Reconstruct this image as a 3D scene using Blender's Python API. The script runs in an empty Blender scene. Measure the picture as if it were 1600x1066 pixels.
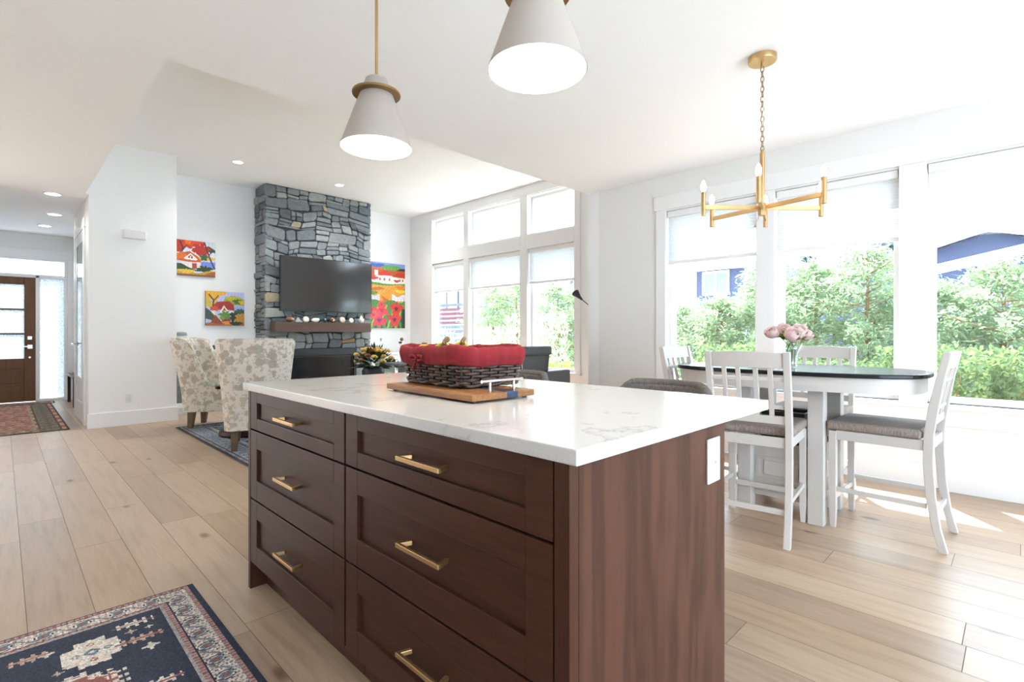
import bpy, bmesh, math, random
import numpy as np
from mathutils import Vector, Matrix, Euler

random.seed(7); np.random.seed(7)
PI = math.pi
C = bpy.context.scene.collection
SC = bpy.context.scene

# ------------------------------------------------------------------ camera, sky, sun, exposure
cd = bpy.data.cameras.new('camera'); cam = bpy.data.objects.new('camera', cd); C.objects.link(cam)
cam.location = (0, 0, 1.1326); cam.rotation_euler = (PI/2, 0, math.radians(-45))
cd.sensor_width = 36; cd.lens = 36*797.5/1600; cd.shift_y = -11.6/1600
cd.clip_start = 0.05; cd.clip_end = 300
SC.camera = cam
w = bpy.data.worlds.new('sky'); SC.world = w; w.use_nodes = True
bg = w.node_tree.nodes['Background']; bg.inputs[0].default_value = (0.68, 0.85, 1.0, 1); bg.inputs[1].default_value = 5.6
sd = bpy.data.lights.new('sun', 'SUN'); sd.energy = 14; sd.angle = math.radians(0.6); sd.color = (1, .98, .96)
so = bpy.data.objects.new('sun', sd); C.objects.link(so)
so.rotation_euler = Vector((.78*math.cos(1.066), .62*math.cos(1.066), math.sin(1.066))).to_track_quat('Z', 'Y').to_euler()
SC.view_settings.view_transform = 'Standard'; SC.view_settings.look = 'None'
SC.view_settings.exposure = 1.06; SC.view_settings.gamma = 1; SC.view_settings.use_curve_mapping = False
SC.cycles.use_denoising = True
SC.cycles.max_bounces = 12; SC.cycles.diffuse_bounces = 8; SC.cycles.transparent_max_bounces = 24
SC.cycles.caustics_reflective = False; SC.cycles.caustics_refractive = False

# ------------------------------------------------------------------ materials
def s2l(c):
    return tuple((x/12.92 if x <= .04045 else ((x+.055)/1.055)**2.4) for x in c)
def hx(h): return s2l(tuple(int(h[i:i+2], 16)/255 for i in (0, 2, 4)))
class NT:
    def __init__(s, name):
        s.m = bpy.data.materials.new(name); s.m.use_nodes = True; s.t = s.m.node_tree
        s.b = s.t.nodes['Principled BSDF']; s.out = s.t.nodes['Material Output']
    def n(s, typ, ins={}, **kw):
        nd = s.t.nodes.new('ShaderNode'+typ)
        for k, v in kw.items(): setattr(nd, k, v)
        for k, v in ins.items(): s.set(nd.inputs[k], v)
        return nd
    def set(s, sock, v):
        if isinstance(v, bpy.types.NodeSocket): s.t.links.new(v, sock)
        elif isinstance(v, bpy.types.Node): s.t.links.new(v.outputs[0], sock)
        elif isinstance(v, tuple) and len(v) == 3 and sock.type == 'RGBA': sock.default_value = (*v, 1)
        else: sock.default_value = v
    def bs(s, **kw):
        mp = dict(color='Base Color', rough='Roughness', metal='Metallic', normal='Normal', spec='Specular IOR Level', sheen='Sheen Weight', coat='Coat Weight')
        for k, v in kw.items(): s.set(s.b.inputs[mp[k]], v)
        return s
    def coord(s, scale=(1, 1, 1), rot=(0, 0, 0), loc=(0, 0, 0)):
        tc = s.n('TexCoord'); m = s.n('Mapping', {0: tc.outputs['Object'], 'Location': loc, 'Rotation': rot, 'Scale': scale}); return m
    def noise(s, vec, scale, detail=4, rough=.55):
        return s.n('TexNoise', {'Vector': vec, 'Scale': scale, 'Detail': detail, 'Roughness': rough})
    def ramp(s, fac, stops, const=False):
        r = s.n('ValToRGB', {0: fac}); cr = r.color_ramp
        if const: cr.interpolation = 'CONSTANT'
        while len(cr.elements) > 1: cr.elements.remove(cr.elements[0])
        cr.elements[0].position = stops[0][0]; cr.elements[0].color = (*stops[0][1], 1)
        for p, c in stops[1:]:
            e = cr.elements.new(p); e.color = (*c, 1)
        return r
    def mix(s, f, a, b, mode='MIX'):
        m = s.n('MixRGB', {0: f, 1: a, 2: b}); m.blend_type = mode; return m
    def bump(s, h, strength=.3, dist=.01):
        return s.n('Bump', {'Height': h, 'Strength': strength, 'Distance': dist})
    def math(s, op, a, b=0.0):
        return s.n('Math', {0: a, 1: b}, operation=op)
def flat(name, color, rough=.5, metal=0, **kw):
    t = NT(name); t.bs(color=color, rough=rough, metal=metal, **kw); return t.m
def painted(name, color, rough=.5):
    t = NT(name); c = t.coord(); n = t.noise(c, 180, 2)
    t.bs(color=color, rough=rough, normal=t.bump(n.outputs[0], .04, .002)); return t.m
def emit(name, color, strength):
    t = NT(name); t.bs(color=(.8, .8, .8)); t.b.inputs['Emission Color'].default_value = (*color, 1); t.b.inputs['Emission Strength'].default_value = strength; return t.m

M = {}
M['wall'] = painted('wall_paint', (.83, .83, .83), .65)
M['wallw'] = painted('warm_wall_paint', (.76, .755, .735), .65)
M['ceil'] = painted('ceiling_paint', (.93, .93, .93), .8)
M['trim'] = painted('white_trim', (.80, .80, .80), .35)
M['white'] = flat('white_plastic', (.74, .74, .74), .35)
M['black'] = flat('black_metal', (.012, .012, .014), .35)
M['dark'] = flat('dark_grey', (.03, .03, .033), .5)
M['brass'] = flat('brushed_brass', hx('c6a272'), .36, .9)
M['bronze'] = flat('aged_brass', hx('9c7d55'), .38, .9)
M['steel'] = flat('brushed_steel', (.72, .72, .72), .25, 1)
M['chrome'] = flat('satin_nickel', (.66, .66, .67), .3, 1)
M['chair'] = painted('off_white_paint', hx('c6c0bb'), .4)
M['shade'] = painted('taupe_shade_paint', hx('b0a59b'), .55)
M['shade_in'] = flat('white_shade_lining', (.9, .9, .88), .6)
M['bulb'] = emit('lit_bulb', (1, .86, .66), 14)
M['down'] = emit('lit_diffuser', (1, .95, .88), 5)
M['leather'] = flat('charcoal_leather', (.075, .077, .08), .38)
M['navyfab'] = flat('navy_inlay', hx('2c3a58'), .3)

def wood(name, c1, c2, grain_axis, scale=1.0, rough=.4, bump=.05, contrast=1.0):
    t = NT(name); sc = [22*scale]*3; sc[grain_axis] = 1.3*scale
    c = t.coord(tuple(sc)); n = t.noise(c, 2.0, 6, .65)
    sc2 = [120*scale]*3; sc2[grain_axis] = 4*scale
    n2 = t.noise(t.coord(tuple(sc2)), 2.0, 3, .6)
    f = t.mix(.45, n.outputs[0], n2.outputs[0])
    r = t.ramp(f.outputs[0], [(.5-.2/contrast, c1), (.5+.2/contrast, c2)])
    t.bs(color=r.outputs[0], rough=rough, normal=t.bump(f.outputs[0], bump, .004), spec=.22); return t.m
W1, W2 = hx('371d13'), hx('4f3022')
M['cab_h'] = wood('walnut_stained_oak_horizontal_grain', W1, W2, 1, 1.3)
M['cab_v'] = wood('walnut_stained_oak_vertical_grain', W1, W2, 2, 1.3)
M['mantelw'] = wood('grey_brown_mantel_wood', hx('4d3d36'), hx('6e5b52'), 0, 1)
M['board'] = wood('acacia_wood', hx('6b4326'), hx('b07e52'), 1, 1.1, .4)
M['tabletop'] = wood('espresso_table_top', hx('17161a'), hx('2b282a'), 1, 1, .22)
M['doorw'] = wood('brown_front_door_wood', hx('5a3d28'), hx('7c573a'), 2, .7)
M['legw'] = wood('grey_brown_leg_wood', hx('5a4a3d'), hx('75634f'), 2, 1)
M['darkw'] = wood('dark_brown_wood', hx('2c1b15'), hx('4a2f26'), 0, 1)
def endpanel():
    t = NT('walnut_stained_oak_cathedral_grain')
    c = t.coord((9, 9, .9)); n = t.noise(c, 1.1, 3, .5)
    ww = t.math('MULTIPLY', n.outputs[0], 26); s_ = t.math('SINE', ww)
    a = t.math('MULTIPLY_ADD', s_, .5); a.inputs[2].default_value = .5
    n2 = t.noise(t.coord((160, 160, 5)), 2, 3)
    f = t.mix(.5, a.outputs[0], n2.outputs[0])
    r = t.ramp(f.outputs[0], [(.2, hx('3f251b')), (.8, hx('553528'))])
    t.bs(color=r.outputs[0], rough=.42, normal=t.bump(n2.outputs[0], .04, .003), spec=.22); return t.m
M['cab_end'] = endpanel()
def quartz():
    t = NT('white_quartz'); c = t.coord()
    d = t.noise(c, 3.5, 6, .6)
    v = t.n('TexNoise', {'Vector': d.outputs['Color'], 'Scale': 3.2, 'Detail': 3.0})
    e = t.math('ABSOLUTE', t.math('SUBTRACT', v.outputs[0], .5)); 
    r = t.ramp(e.outputs[0], [(0, hx('b8b4b0')), (.02, hx('c6c3c0')), (.07, hx('d0cecb'))])
    sp = t.noise(c, 260, 2); r2 = t.ramp(sp.outputs[0], [(.3, (.9, .9, .9)), (.6, (1, 1, 1))])
    t.bs(color=t.mix(1, r.outputs[0], r2.outputs[0], 'MULTIPLY').outputs[0], rough=.13); return t.m
M['quartz'] = quartz()
def plank():
    t = NT('pale_oak_planks'); g = t.n('NewGeometry'); tc = t.n('TexCoord')
    off = t.n('CombineXYZ', {0: t.math('MULTIPLY', g.outputs['Random Per Island'], 37.0).outputs[0], 1: t.math('MULTIPLY', g.outputs['Random Per Island'], 91.0).outputs[0], 2: 0.0})
    v = t.n('VectorMath', {0: tc.outputs['Object'], 1: off.outputs[0]}, operation='ADD')
    m1 = t.n('Mapping', {0: v.outputs[0], 'Scale': (14, 1.1, 1)}); n1 = t.noise(m1, 1.6, 6, .62)
    m2 = t.n('Mapping', {0: v.outputs[0], 'Scale': (130, 5, 1)}); n2 = t.noise(m2, 1.5, 3)
    base = t.ramp(g.outputs['Random Per Island'], [(0, hx('a9907a')), (.3, hx('bba188')), (.55, hx('b1967c')), (.8, hx('c2aa91')), (1, hx('9f8570'))])
    gr = t.ramp(n1.outputs[0], [(.3, (.80, .76, .72)), (.55, (1, 1, 1)), (.75, (.93, .9, .87))])
    gr2 = t.ramp(n2.outputs[0], [(.3, (.93, .92, .9)), (.6, (1, 1, 1))])
    k = t.n('TexVoronoi', {'Vector': t.n('Mapping', {0: v.outputs[0], 'Scale': (3.4, 1.6, 1)}), 'Scale': 1.0})
    kn = t.ramp(k.outputs['Distance'], [(.015, hx('6a5646')), (.05, hx('a88e76')), (.10, (1, 1, 1))])
    c = t.mix(1, base.outputs[0], gr.outputs[0], 'MULTIPLY'); c = t.mix(1, c.outputs[0], gr2.outputs[0], 'MULTIPLY'); c = t.mix(.75, c.outputs[0], kn.outputs[0], 'MULTIPLY')
    t.bs(color=c.outputs[0], rough=t.math('MULTIPLY_ADD', n1.outputs[0], .12).outputs[0], normal=t.bump(n2.outputs[0], .015, .002))
    for nd in t.t.nodes:
        if nd.type == 'MATH' and nd.operation == 'MULTIPLY_ADD': nd.inputs[2].default_value = .285
    return t.m
M['plank'] = plank()
M['gap'] = flat('plank_gap', hx('755b46'), .8)
def stone():
    t = NT('ledgestone'); g = t.n('NewGeometry'); c = t.coord()
    base = t.ramp(g.outputs['Random Per Island'], [(0, hx('7b8286')), (.14, hx('8b9194')), (.28, hx('6f777d')), (.42, hx('979c9d')), (.56, hx('7f878d')), (.70, hx('939a9d')), (.82, hx('666d73')), (.91, hx('a8ada9')), (.955, hx('b3a68e')), (.985, hx('a07f5c'))], True)
    n = t.noise(c, 18, 8, .7); n2 = t.noise(t.coord((6, 6, 40)), 2.5, 5, .6)
    r = t.ramp(n.outputs[0], [(.3, (.72, .72, .72)), (.7, (1.1, 1.1, 1.1))]); r2 = t.ramp(n2.outputs[0], [(.35, (.82, .82, .82)), (.65, (1, 1, 1))])
    cc = t.mix(1, t.mix(1, base.outputs[0], r.outputs[0], 'MULTIPLY').outputs[0], r2.outputs[0], 'MULTIPLY')
    t.bs(color=cc.outputs[0], rough=.8, normal=t.bump(t.mix(.5, n.outputs[0], n2.outputs[0]).outputs[0], .7, .02)); return t.m
M['stone'] = stone()
M['mortar'] = flat('dark_joint', hx('3c4043'), .9)
def tweed(name, a, b, sc=420):
    t = NT(name); c = t.coord(); n = t.noise(c, sc, 2); n2 = t.noise(t.coord((1, 1, .2)), sc*.5, 2)
    f = t.mix(.5, n.outputs[0], n2.outputs[0]); r = t.ramp(f.outputs[0], [(.38, a), (.62, b)])
    t.bs(color=r.outputs[0], rough=.9, normal=t.bump(f.outputs[0], .2, .002)); return t.m
M['tweed'] = tweed('grey_brown_tweed', hx('6e625c'), hx('a3968e'))
M['velvet'] = tweed('grey_quilted_fabric', hx('4c4744'), hx('6b6561'), 300)
M['red'] = tweed('red_cotton', hx('720d17'), hx('871823'), 700)
M['wicker'] = tweed('dark_wicker', hx('241816'), hx('614b41'), 60); M['wicker'].node_tree.nodes['Principled BSDF'].inputs['Roughness'].default_value = .42
def wingfab():
    t = NT('floral_upholstery'); c = t.coord()
    col = hx('d9d0c4'); cur = None
    for sc, th, cols in ((27, .36, (hx('b5a898'), hx('a6a69c'))), (14, .38, (hx('aaa499'), hx('b6a897'))), (8.6, .38, (hx('9c9b93'), hx('ae9f8e')))):
        wob = t.noise(c, sc*2.5, 2); vec = t.mix(.06, c.outputs[0], wob.outputs['Color'], 'ADD')
        v = t.n('TexVoronoi', {'Vector': vec.outputs[0], 'Scale': float(sc), 'Randomness': 1.0})
        hue = t.n('SeparateColor', {0: v.outputs['Color']})
        cm = t.mix(hue.outputs[0], cols[0], cols[1])
        keep = t.math('GREATER_THAN', hue.outputs[1], .12); inn = t.math('LESS_THAN', v.outputs['Distance'], th)
        f = t.math('MULTIPLY', t.math('MULTIPLY', keep, inn), .8)
        cur = t.mix(f, cur if cur else col, cm.outputs[0])
    n = t.noise(c, 500, 2); t.bs(color=cur.outputs[0], rough=.92, normal=t.bump(n.outputs[0], .15, .002)); return t.m
M['wing'] = wingfab()
def attr_mat(name, rough=.9, sheen=0):
    t = NT(name); a = t.n('Attribute', attribute_name='col'); c = t.coord(); n = t.noise(c, 500, 2)
    t.bs(color=a.outputs['Color'], rough=rough, normal=t.bump(n.outputs[0], .15, .003)); return t.m
M['pile'] = attr_mat('woven_rug_pile'); M['paint'] = attr_mat('acrylic_on_canvas', .5)
def glass(name='window_glass', tint=(1, 1, 1), r=.06):
    t = NT(name); tr = t.n('BsdfTransparent', {0: tint}); gl = t.n('BsdfGlossy', {0: (1, 1, 1), 'Roughness': .01})
    lw = t.n('LayerWeight', {0: .5}); pw = t.math('POWER', lw.outputs['Facing'], 5.0); fa = t.math('MULTIPLY_ADD', pw, .55); fa.inputs[2].default_value = r; mx = t.n('MixShader', {0: fa.outputs[0], 1: tr, 2: gl}); t.t.links.new(mx.outputs[0], t.out.inputs[0]); return t.m
M['glass'] = glass(r=.03); M['vaseglass'] = glass('clear_vase_glass', (.93, .97, .96), .1); M['cabglass'] = glass('cabinet_glass', (.82, .87, .85), .05)
def thin(name, col, tr, mixf):
    t = NT(name); d = t.n('BsdfDiffuse', {0: col}); l = t.n('BsdfTranslucent', {0: tr}); m = t.n('MixShader', {0: mixf, 1: d, 2: l}); t.t.links.new(m.outputs[0], t.out.inputs[0]); return t.m
M['blind'] = thin('white_blind_fabric', (.78, .78, .78), (.36, .37, .38), .4)
M['leaf'] = thin('cedar_leaf', hx('7a8c72'), hx('9fb288'), .5)
M['leaf2'] = thin('laurel_leaf', hx('52664a'), hx('869a60'), .3)
M['leaf3'] = thin('pale_shrub_leaf', hx('b9bca0'), hx('c2c898'), .4)
M['leaf4'] = thin('yellow_green_leaf', hx('7f9448'), hx('a5b458'), .4)
M['fir'] = flat('distant_conifer', hx('40565a'), .9)
M['stem'] = flat('stem_green', hx('5f7a3c'), .6)
M['fleaf'] = thin('bouquet_leaf', hx('7a9040'), hx('b4c058'), .35)
M['dleaf'] = flat('dark_green_leaf', hx('2f4626'), .6)
M['peony'] = None
def petal():
    t = NT('pink_petal'); g = t.n('NewGeometry'); r = t.ramp(g.outputs['Random Per Island'], [(0, hx('edd0cd')), (.5, hx('f5e6e2')), (1, hx('e3bcb8'))]); d = t.n('BsdfDiffuse', {0: r.outputs[0]}); l = t.n('BsdfTranslucent', {0: r.outputs[0]}); m = t.n('MixShader', {0: .3, 1: d, 2: l}); t.t.links.new(m.outputs[0], t.out.inputs[0]); return t.m
M['peony'] = petal()
M['yellowf'] = flat('yellow_petal', hx('e0b860'), .7); M['rustf'] = flat('rust_petal', hx('9a5a30'), .7)
M['bark'] = flat('bark', hx('7d6248'), .9)
M['bounce_ground'] = flat('pale_bounce_ground', hx('dcdbd6'), .95)  # ground made pale to bounce sunlight through the windows onto the ceiling
M['siding'] = flat('blue_grey_siding', hx('26304c'), .7)
M['siding2'] = flat('pale_grey_siding', hx('68717e'), .7)
M['roofc'] = flat('blue_grey_shingle', hx('5c6b7e'), .8)
M['frost'] = None
def frost():
    t = NT('frosted_leaf_pattern_film'); c = t.coord(); n = t.noise(c, 6, 2); v = t.n('TexVoronoi', {'Vector': t.mix(.15, t.coord((38, 38, 22)).outputs[0], n.outputs['Color'], 'ADD').outputs[0], 'Scale': 1.0}); v.feature = 'DISTANCE_TO_EDGE'
    r = t.ramp(v.outputs[0], [(.03, (.36, .37, .37)), (.12, (.58, .58, .58))])
    d = t.n('BsdfDiffuse', {0: r.outputs[0]}); l = t.n('BsdfTranslucent', {0: r.outputs[0]}); m = t.n('MixShader', {0: .82, 1: d, 2: l}); t.t.links.new(m.outputs[0], t.out.inputs[0]); return t.m
M['frost'] = frost()
M['screen'] = flat('television_screen', (.014, .014, .016), .13, spec=1.0)
M['firebox'] = flat('black_firebox', hx('262c34'), .35)
M['fireglass'] = flat('dark_fire_glass', (.012, .014, .018), .06)
M['cream'] = flat('cream_shell', hx('efe8e0'), .35); M['shellb'] = flat('brown_shell', hx('7a5638'), .25); M['pinkshell'] = flat('pink_shell', hx('e0c4b4'), .3)
M['grey'] = flat('grey_ceramic', hx('8e9696'), .4)
M['banana'] = flat('banana_skin', hx('e8c84a'), .5); M['bananag'] = flat('green_yellow_banana_skin', hx('c8cc48'), .5); M['tip'] = flat('brown_banana_tip', hx('7a6040'), .7); M['orange'] = flat('orange_peel', hx('e8a040'), .5)
M['boxy'] = flat('yellow_green_card', hx('c8c078'), .6)
M['tglass'] = glass('green_edge_table_glass', (.80, .90, .87), .08)
M['burg'] = flat('burgundy_slat', hx('451a28'), .7); M['gslat'] = flat('grey_slat', hx('3a4250'), .7)

# ------------------------------------------------------------------ mesh helpers
def bm_(): return bmesh.new()
def box(bm, x0, x1, y0, y1, z0, z1, mi=0, mat=None):
    v = [bm.verts.new((x, y, z)) for x in (x0, x1) for y in (y0, y1) for z in (z0, z1)]
    if mat is not None:
        for q in v: q.co = mat @ q.co
    for f in ((0, 1, 3, 2), (4, 6, 7, 5), (0, 4, 5, 1), (2, 3, 7, 6), (0, 2, 6, 4), (1, 5, 7, 3)):
        fc = bm.faces.new([v[i] for i in f]); fc.material_index = mi
    return v
def rbox(bm, x0, x1, y0, y1, z0, z1, r=.005, seg=2, mat=None):
    b2 = bmesh.new(); box(b2, x0, x1, y0, y1, z0, z1)
    bmesh.ops.bevel(b2, geom=b2.edges[:], offset=r, segments=seg, affect='EDGES', profile=.6)
    if mat is not None: bmesh.ops.transform(b2, matrix=mat, verts=b2.verts)
    me = bpy.data.meshes.new('t'); b2.to_mesh(me); b2.free(); bm.from_mesh(me); bpy.data.meshes.remove(me)
def bar(bm, p, q, wd, ht, up=(0, 0, 1), r=0):
    p, q = Vector(p), Vector(q); d = q-p; L = d.length; x = d.normalized(); z = Vector(up); y = z.cross(x)
    if y.length < 1e-4: z = Vector((1, 0, 0)); y = z.cross(x)
    y.normalize(); z = x.cross(y)
    m = Matrix(((x.x, y.x, z.x, p.x), (x.y, y.y, z.y, p.y), (x.z, y.z, z.z, p.z), (0, 0, 0, 1)))
    if r: rbox(bm, 0, L, -wd/2, wd/2, -ht/2, ht/2, r, 2, m)
    else: box(bm, 0, L, -wd/2, wd/2, -ht/2, ht/2, 0, m)
def tube(bm, pts, r, seg=8, closed=False, flatten=None):
    pts = [Vector(p) for p in pts]; n = len(pts); rings = []
    rr = r if isinstance(r, (list, tuple)) else [r]*n
    prev = None
    for i, p in enumerate(pts):
        a = pts[(i-1) % n] if (closed or i > 0) else p; b = pts[(i+1) % n] if (closed or i < n-1) else p
        t = (b-a).normalized()
        if prev is None:
            u = Vector((0, 0, 1)) if abs(t.z) < .9 else Vector((1, 0, 0)); u = (u - t*u.dot(t)).normalized()
        else:
            u = prev - t*prev.dot(t); u = u.normalized() if u.length > 1e-6 else Vector((1, 0, 0))
        prev = u; v = t.cross(u)
        fl = flatten or 1
        rings.append([bm.verts.new(p + u*math.cos(2*PI*k/seg)*rr[i] + v*math.sin(2*PI*k/seg)*rr[i]*fl) for k in range(seg)])
    for i in range(n if closed else n-1):
        A, B = rings[i], rings[(i+1) % n]
        for k in range(seg): bm.faces.new((A[k], A[(k+1) % seg], B[(k+1) % seg], B[k]))
    if not closed:
        bm.faces.new(rings[0][::-1]); bm.faces.new(rings[-1])
def lathe(bm, prof, c=(0, 0, 0), seg=32, axis=None, caps=True):
    c = Vector(c); rings = []
    for r, z in prof:
        if r < 1e-5: rings.append([bm.verts.new(c+Vector((0, 0, z)))])
        else: rings.append([bm.verts.new(c+Vector((r*math.cos(2*PI*k/seg), r*math.sin(2*PI*k/seg), z))) for k in range(seg)])
    for A, B in zip(rings, rings[1:]):
        for k in range(seg):
            a, b, d, e = A[k % len(A)], A[(k+1) % len(A)], B[(k+1) % len(B)], B[k % len(B)]
            q = []
            for x in (a, b, d, e):
                if x not in q: q.append(x)
            if len(q) > 2: bm.faces.new(q)
    if caps:
        if len(rings[0]) > 1: bm.faces.new(rings[0][::-1])
        if len(rings[-1]) > 1: bm.faces.new(rings[-1])
def cyl(bm, p, q, r, seg=20): tube(bm, [p, q], r, seg)
def prism(bm, poly, z0, z1, mat=None):
    a = [bm.verts.new((x, y, z0)) for x, y in poly]; b = [bm.verts.new((x, y, z1)) for x, y in poly]
    if mat is not None:
        for v in a+b: v.co = mat @ v.co
    n = len(poly); bm.faces.new(a[::-1]); bm.faces.new(b)
    for i in range(n): bm.faces.new((a[i], a[(i+1) % n], b[(i+1) % n], b[i]))
def grid(bm, fn, nu, nv, closeu=False):
    V = [[bm.verts.new(fn(i/(nu if closeu else nu-1), j/(nv-1))) for j in range(nv)] for i in range(nu)]
    for i in range(nu if closeu else nu-1):
        for j in range(nv-1): bm.faces.new((V[i][j], V[(i+1) % nu][j], V[(i+1) % nu][j+1], V[i][j+1]))
    return V
def ball(bm, c, r, sc=(1, 1, 1), seg=16):
    m = Matrix.Translation(c) @ Matrix.Diagonal((*[r*s for s in sc], 1)); bmesh.ops.create_uvsphere(bm, u_segments=seg, v_segments=max(6, seg//2), radius=1, matrix=m)
def obj(name, bm, mat, parent=None, smooth=False, bev=0, sub=0, label=None, solid=0):
    me = bpy.data.meshes.new(name); bmesh.ops.recalc_face_normals(bm, faces=bm.faces); bm.to_mesh(me); bm.free()
    for m in (mat if isinstance(mat, (list, tuple)) else [mat]): me.materials.append(M[m] if isinstance(m, str) else m)
    o = bpy.data.objects.new(name, me); C.objects.link(o)
    if parent: o.parent = parent
    if solid: x = o.modifiers.new('s', 'SOLIDIFY'); x.thickness = solid; x.offset = 0
    if bev: x = o.modifiers.new('b', 'BEVEL'); x.width = bev; x.segments = 2; x.limit_method = 'ANGLE'
    if sub: x = o.modifiers.new('u', 'SUBSURF'); x.levels = sub; x.render_levels = sub
    if smooth or sub:
        for p in me.polygons: p.use_smooth = True
        if smooth == 'auto': me.set_sharp_from_angle(angle=math.radians(40))
    if label: o['label'] = label
    return o
def pyobj(name, verts, faces, mat, parent=None):
    me = bpy.data.meshes.new(name); me.from_pydata(verts, [], faces); me.materials.append(M[mat]); me.update()
    o = bpy.data.objects.new(name, me); C.objects.link(o); o.parent = parent; return o
def thing(name, label, cat, loc=(0, 0, 0), rz=0, group=None):
    o = bpy.data.objects.new(name, None); C.objects.link(o); o.location = loc; o.rotation_euler = (0, 0, rz); o.empty_display_size = .05
    return tag(o, label, cat, group)
def tag(o, label, cat, group=None, kind=None):
    o['label'] = label; o['category'] = cat
    if group: o['group'] = group
    if kind: o['kind'] = kind
    return o
def struct(name, bm, mat, parent=None, **kw):
    o = obj(name, bm, mat, parent, **kw)
    if parent is None: o['kind'] = 'structure'
    return o
def bx(*a):
    b = bm_(); box(b, *a); return b
def copy_tree(o, parent=None):
    c = o.copy(); C.objects.link(c); c.parent = parent
    for ch in list(o.children): copy_tree(ch, c)
    return c
def again(o, label, loc, rz=None):
    c = copy_tree(o); c.location = loc; c['label'] = label
    if rz is not None: c.rotation_euler = (0, 0, rz)
    return c
def facing(ex, ey): return math.atan2(-ex, ey)

# ------------------------------------------------------------------ room shell
ZC, ZL = 2.743, 3.448
XW, XL, YB, YL, YK = 4.80, 5.80, 3.5546, 7.827, 8.69
def floor():
    b = bm_(); box(b, -3.0, 6.0, -3.0, 11.75, -.08, -.0015, 1)
    rnd = random.Random(3); x = -2.93
    while x < 5.85:
        y = -3.0 - rnd.random()*1.8
        while y < 11.65:
            L = rnd.uniform(1.3, 2.1); y0, y1 = max(y, -3.0), min(y+L, 11.7); y += L
            if y1 - y0 < .02: continue
            g = .0012; vs = [b.verts.new(p) for p in ((x+g, y0+g, 0), (x+.2-g, y0+g, 0), (x+.2-g, y1-g, 0), (x+g, y1-g, 0))]; b.faces.new(vs)
        x += .2
    me = bpy.data.meshes.new('floor'); b.to_mesh(me); b.free(); me.materials.append(M['plank']); me.materials.append(M['gap'])
    o = bpy.data.objects.new('floor', me); C.objects.link(o); o['kind'] = 'structure'
floor()
b = bm_(); box(b, -3, XW, -3, YB, ZC, 3.7); box(b, -3, .683, YB, YL, ZC, 3.7); struct('ceiling', b, 'ceil')
b = bm_(); box(b, -1, .729, YL, 9.5, 2.79, 3.7); box(b, -1, .949, 9.5, 11.6, 2.79, 3.7); struct('ceiling_hall', b, 'ceil')
struct('ceiling_living', bx(.683, XL, YB, YK, ZL, 3.7), 'ceil')
# hall block wall with the tall white face
struct('wall_hall', bx(.73, 1.62, YL, 9.5, 0, 3.7), 'wall')
struct('wall_foyer', bx(.95, 1.62, 9.5, 11.6, 0, 3.7), 'wallw')
struct('wall_back', bx(1.62, 5.95, YK, YK+.15, 0, 3.7), 'wall')
struct('wall_hall_left', bx(-.9, -.75, YL, 11.6, 0, 3.0), 'wallw')
struct('wall_left', bx(-3.15, -3.0, -3, 11.6, 0, 3.7), 'wall')
b = bm_(); box(b, -3, -.6, -3.15, -3, 0, 2.9); box(b, 3.4, XW+.16, -3.15, -3, 0, 2.9); box(b, -.6, 3.4, -3.15, -3, 2.25, 2.9); struct('wall_rear', b, 'wallw')
struct('wall_return', bx(XW, XL+.16, YB-.15, YB, 0, 3.7), 'wall')

def wall_with_holes(name, axis, c0, c1, a0, a1, z0, z1, holes, mat):
    # slab between c0..c1 on the normal axis, spanning a0..a1; holes (a,b,za,zb), sorted in a
    b = bm_()
    def bb(p, q, r, s):
        if q-p < 1e-4 or s-r < 1e-4: return
        if axis == 'X': box(b, c0, c1, p, q, r, s)
        else: box(b, p, q, c0, c1, r, s)
    cur = a0
    cols = sorted(set((h[0], h[1]) for h in holes))
    for (p, q) in cols:
        bb(cur, p, z0, z1); zs = z0
        for h in sorted([h for h in holes if (h[0], h[1]) == (p, q)], key=lambda h: h[2]):
            bb(p, q, zs, h[2]); zs = h[3]
        bb(p, q, zs, z1); cur = q
    bb(cur, a1, z0, z1)
    return struct(name, b, mat)
DW = [(-.39, .496, .625, 2.38), (.659, 1.535, .625, 2.38), (1.685, 2.572, .625, 2.38)]
wall_with_holes('wall_right', 'X', XW, XW+.16, -3, YB-.15, 0, 2.9, DW, 'wallw')
LW = [(4.53, 5.45), (5.61, 6.865), (7.005, 7.94)]
LH = []
for a, c in LW: LH += [(a, c, .57, 2.45), (a, c, 2.675, 3.275)]
wall_with_holes('wall_right.001', 'X', XL, XL+.16, YB, YK+.15, 0, 3.7, LH, 'wall')
wall_with_holes('wall_front', 'Y', 11.6, 11.75, -3.15, 1.62, 0, 3.7, [(-.86, .80, .0, 2.38)], 'wallw')

def window(name, x, a, c, z0, z1):
    b = bm_(); t = .045; x0, x1 = x+.075, x+.135
    box(b, x0, x1, a, a+t, z0, z1); box(b, x0, x1, c-t, c, z0, z1); box(b, x0, x1, a+t, c-t, z0, z0+t); box(b, x0, x1, a+t, c-t, z1-t, z1)
    f = struct(name, b, 'trim', bev=.004)
    obj('pane', bx(x+.10, x+.106, a+t, c-t, z0+t, z1-t), 'glass', f)
    return f
k = 1
for (a, c, z0, z1) in DW: window('window_%d' % k, XW, a, c, z0, z1); k += 1
for a, c in LW:
    window('window_%d' % k, XL, a, c, .57, 2.45); k += 1
    window('window_%d' % k, XL, a, c, 2.675, 3.275); k += 1
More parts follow.
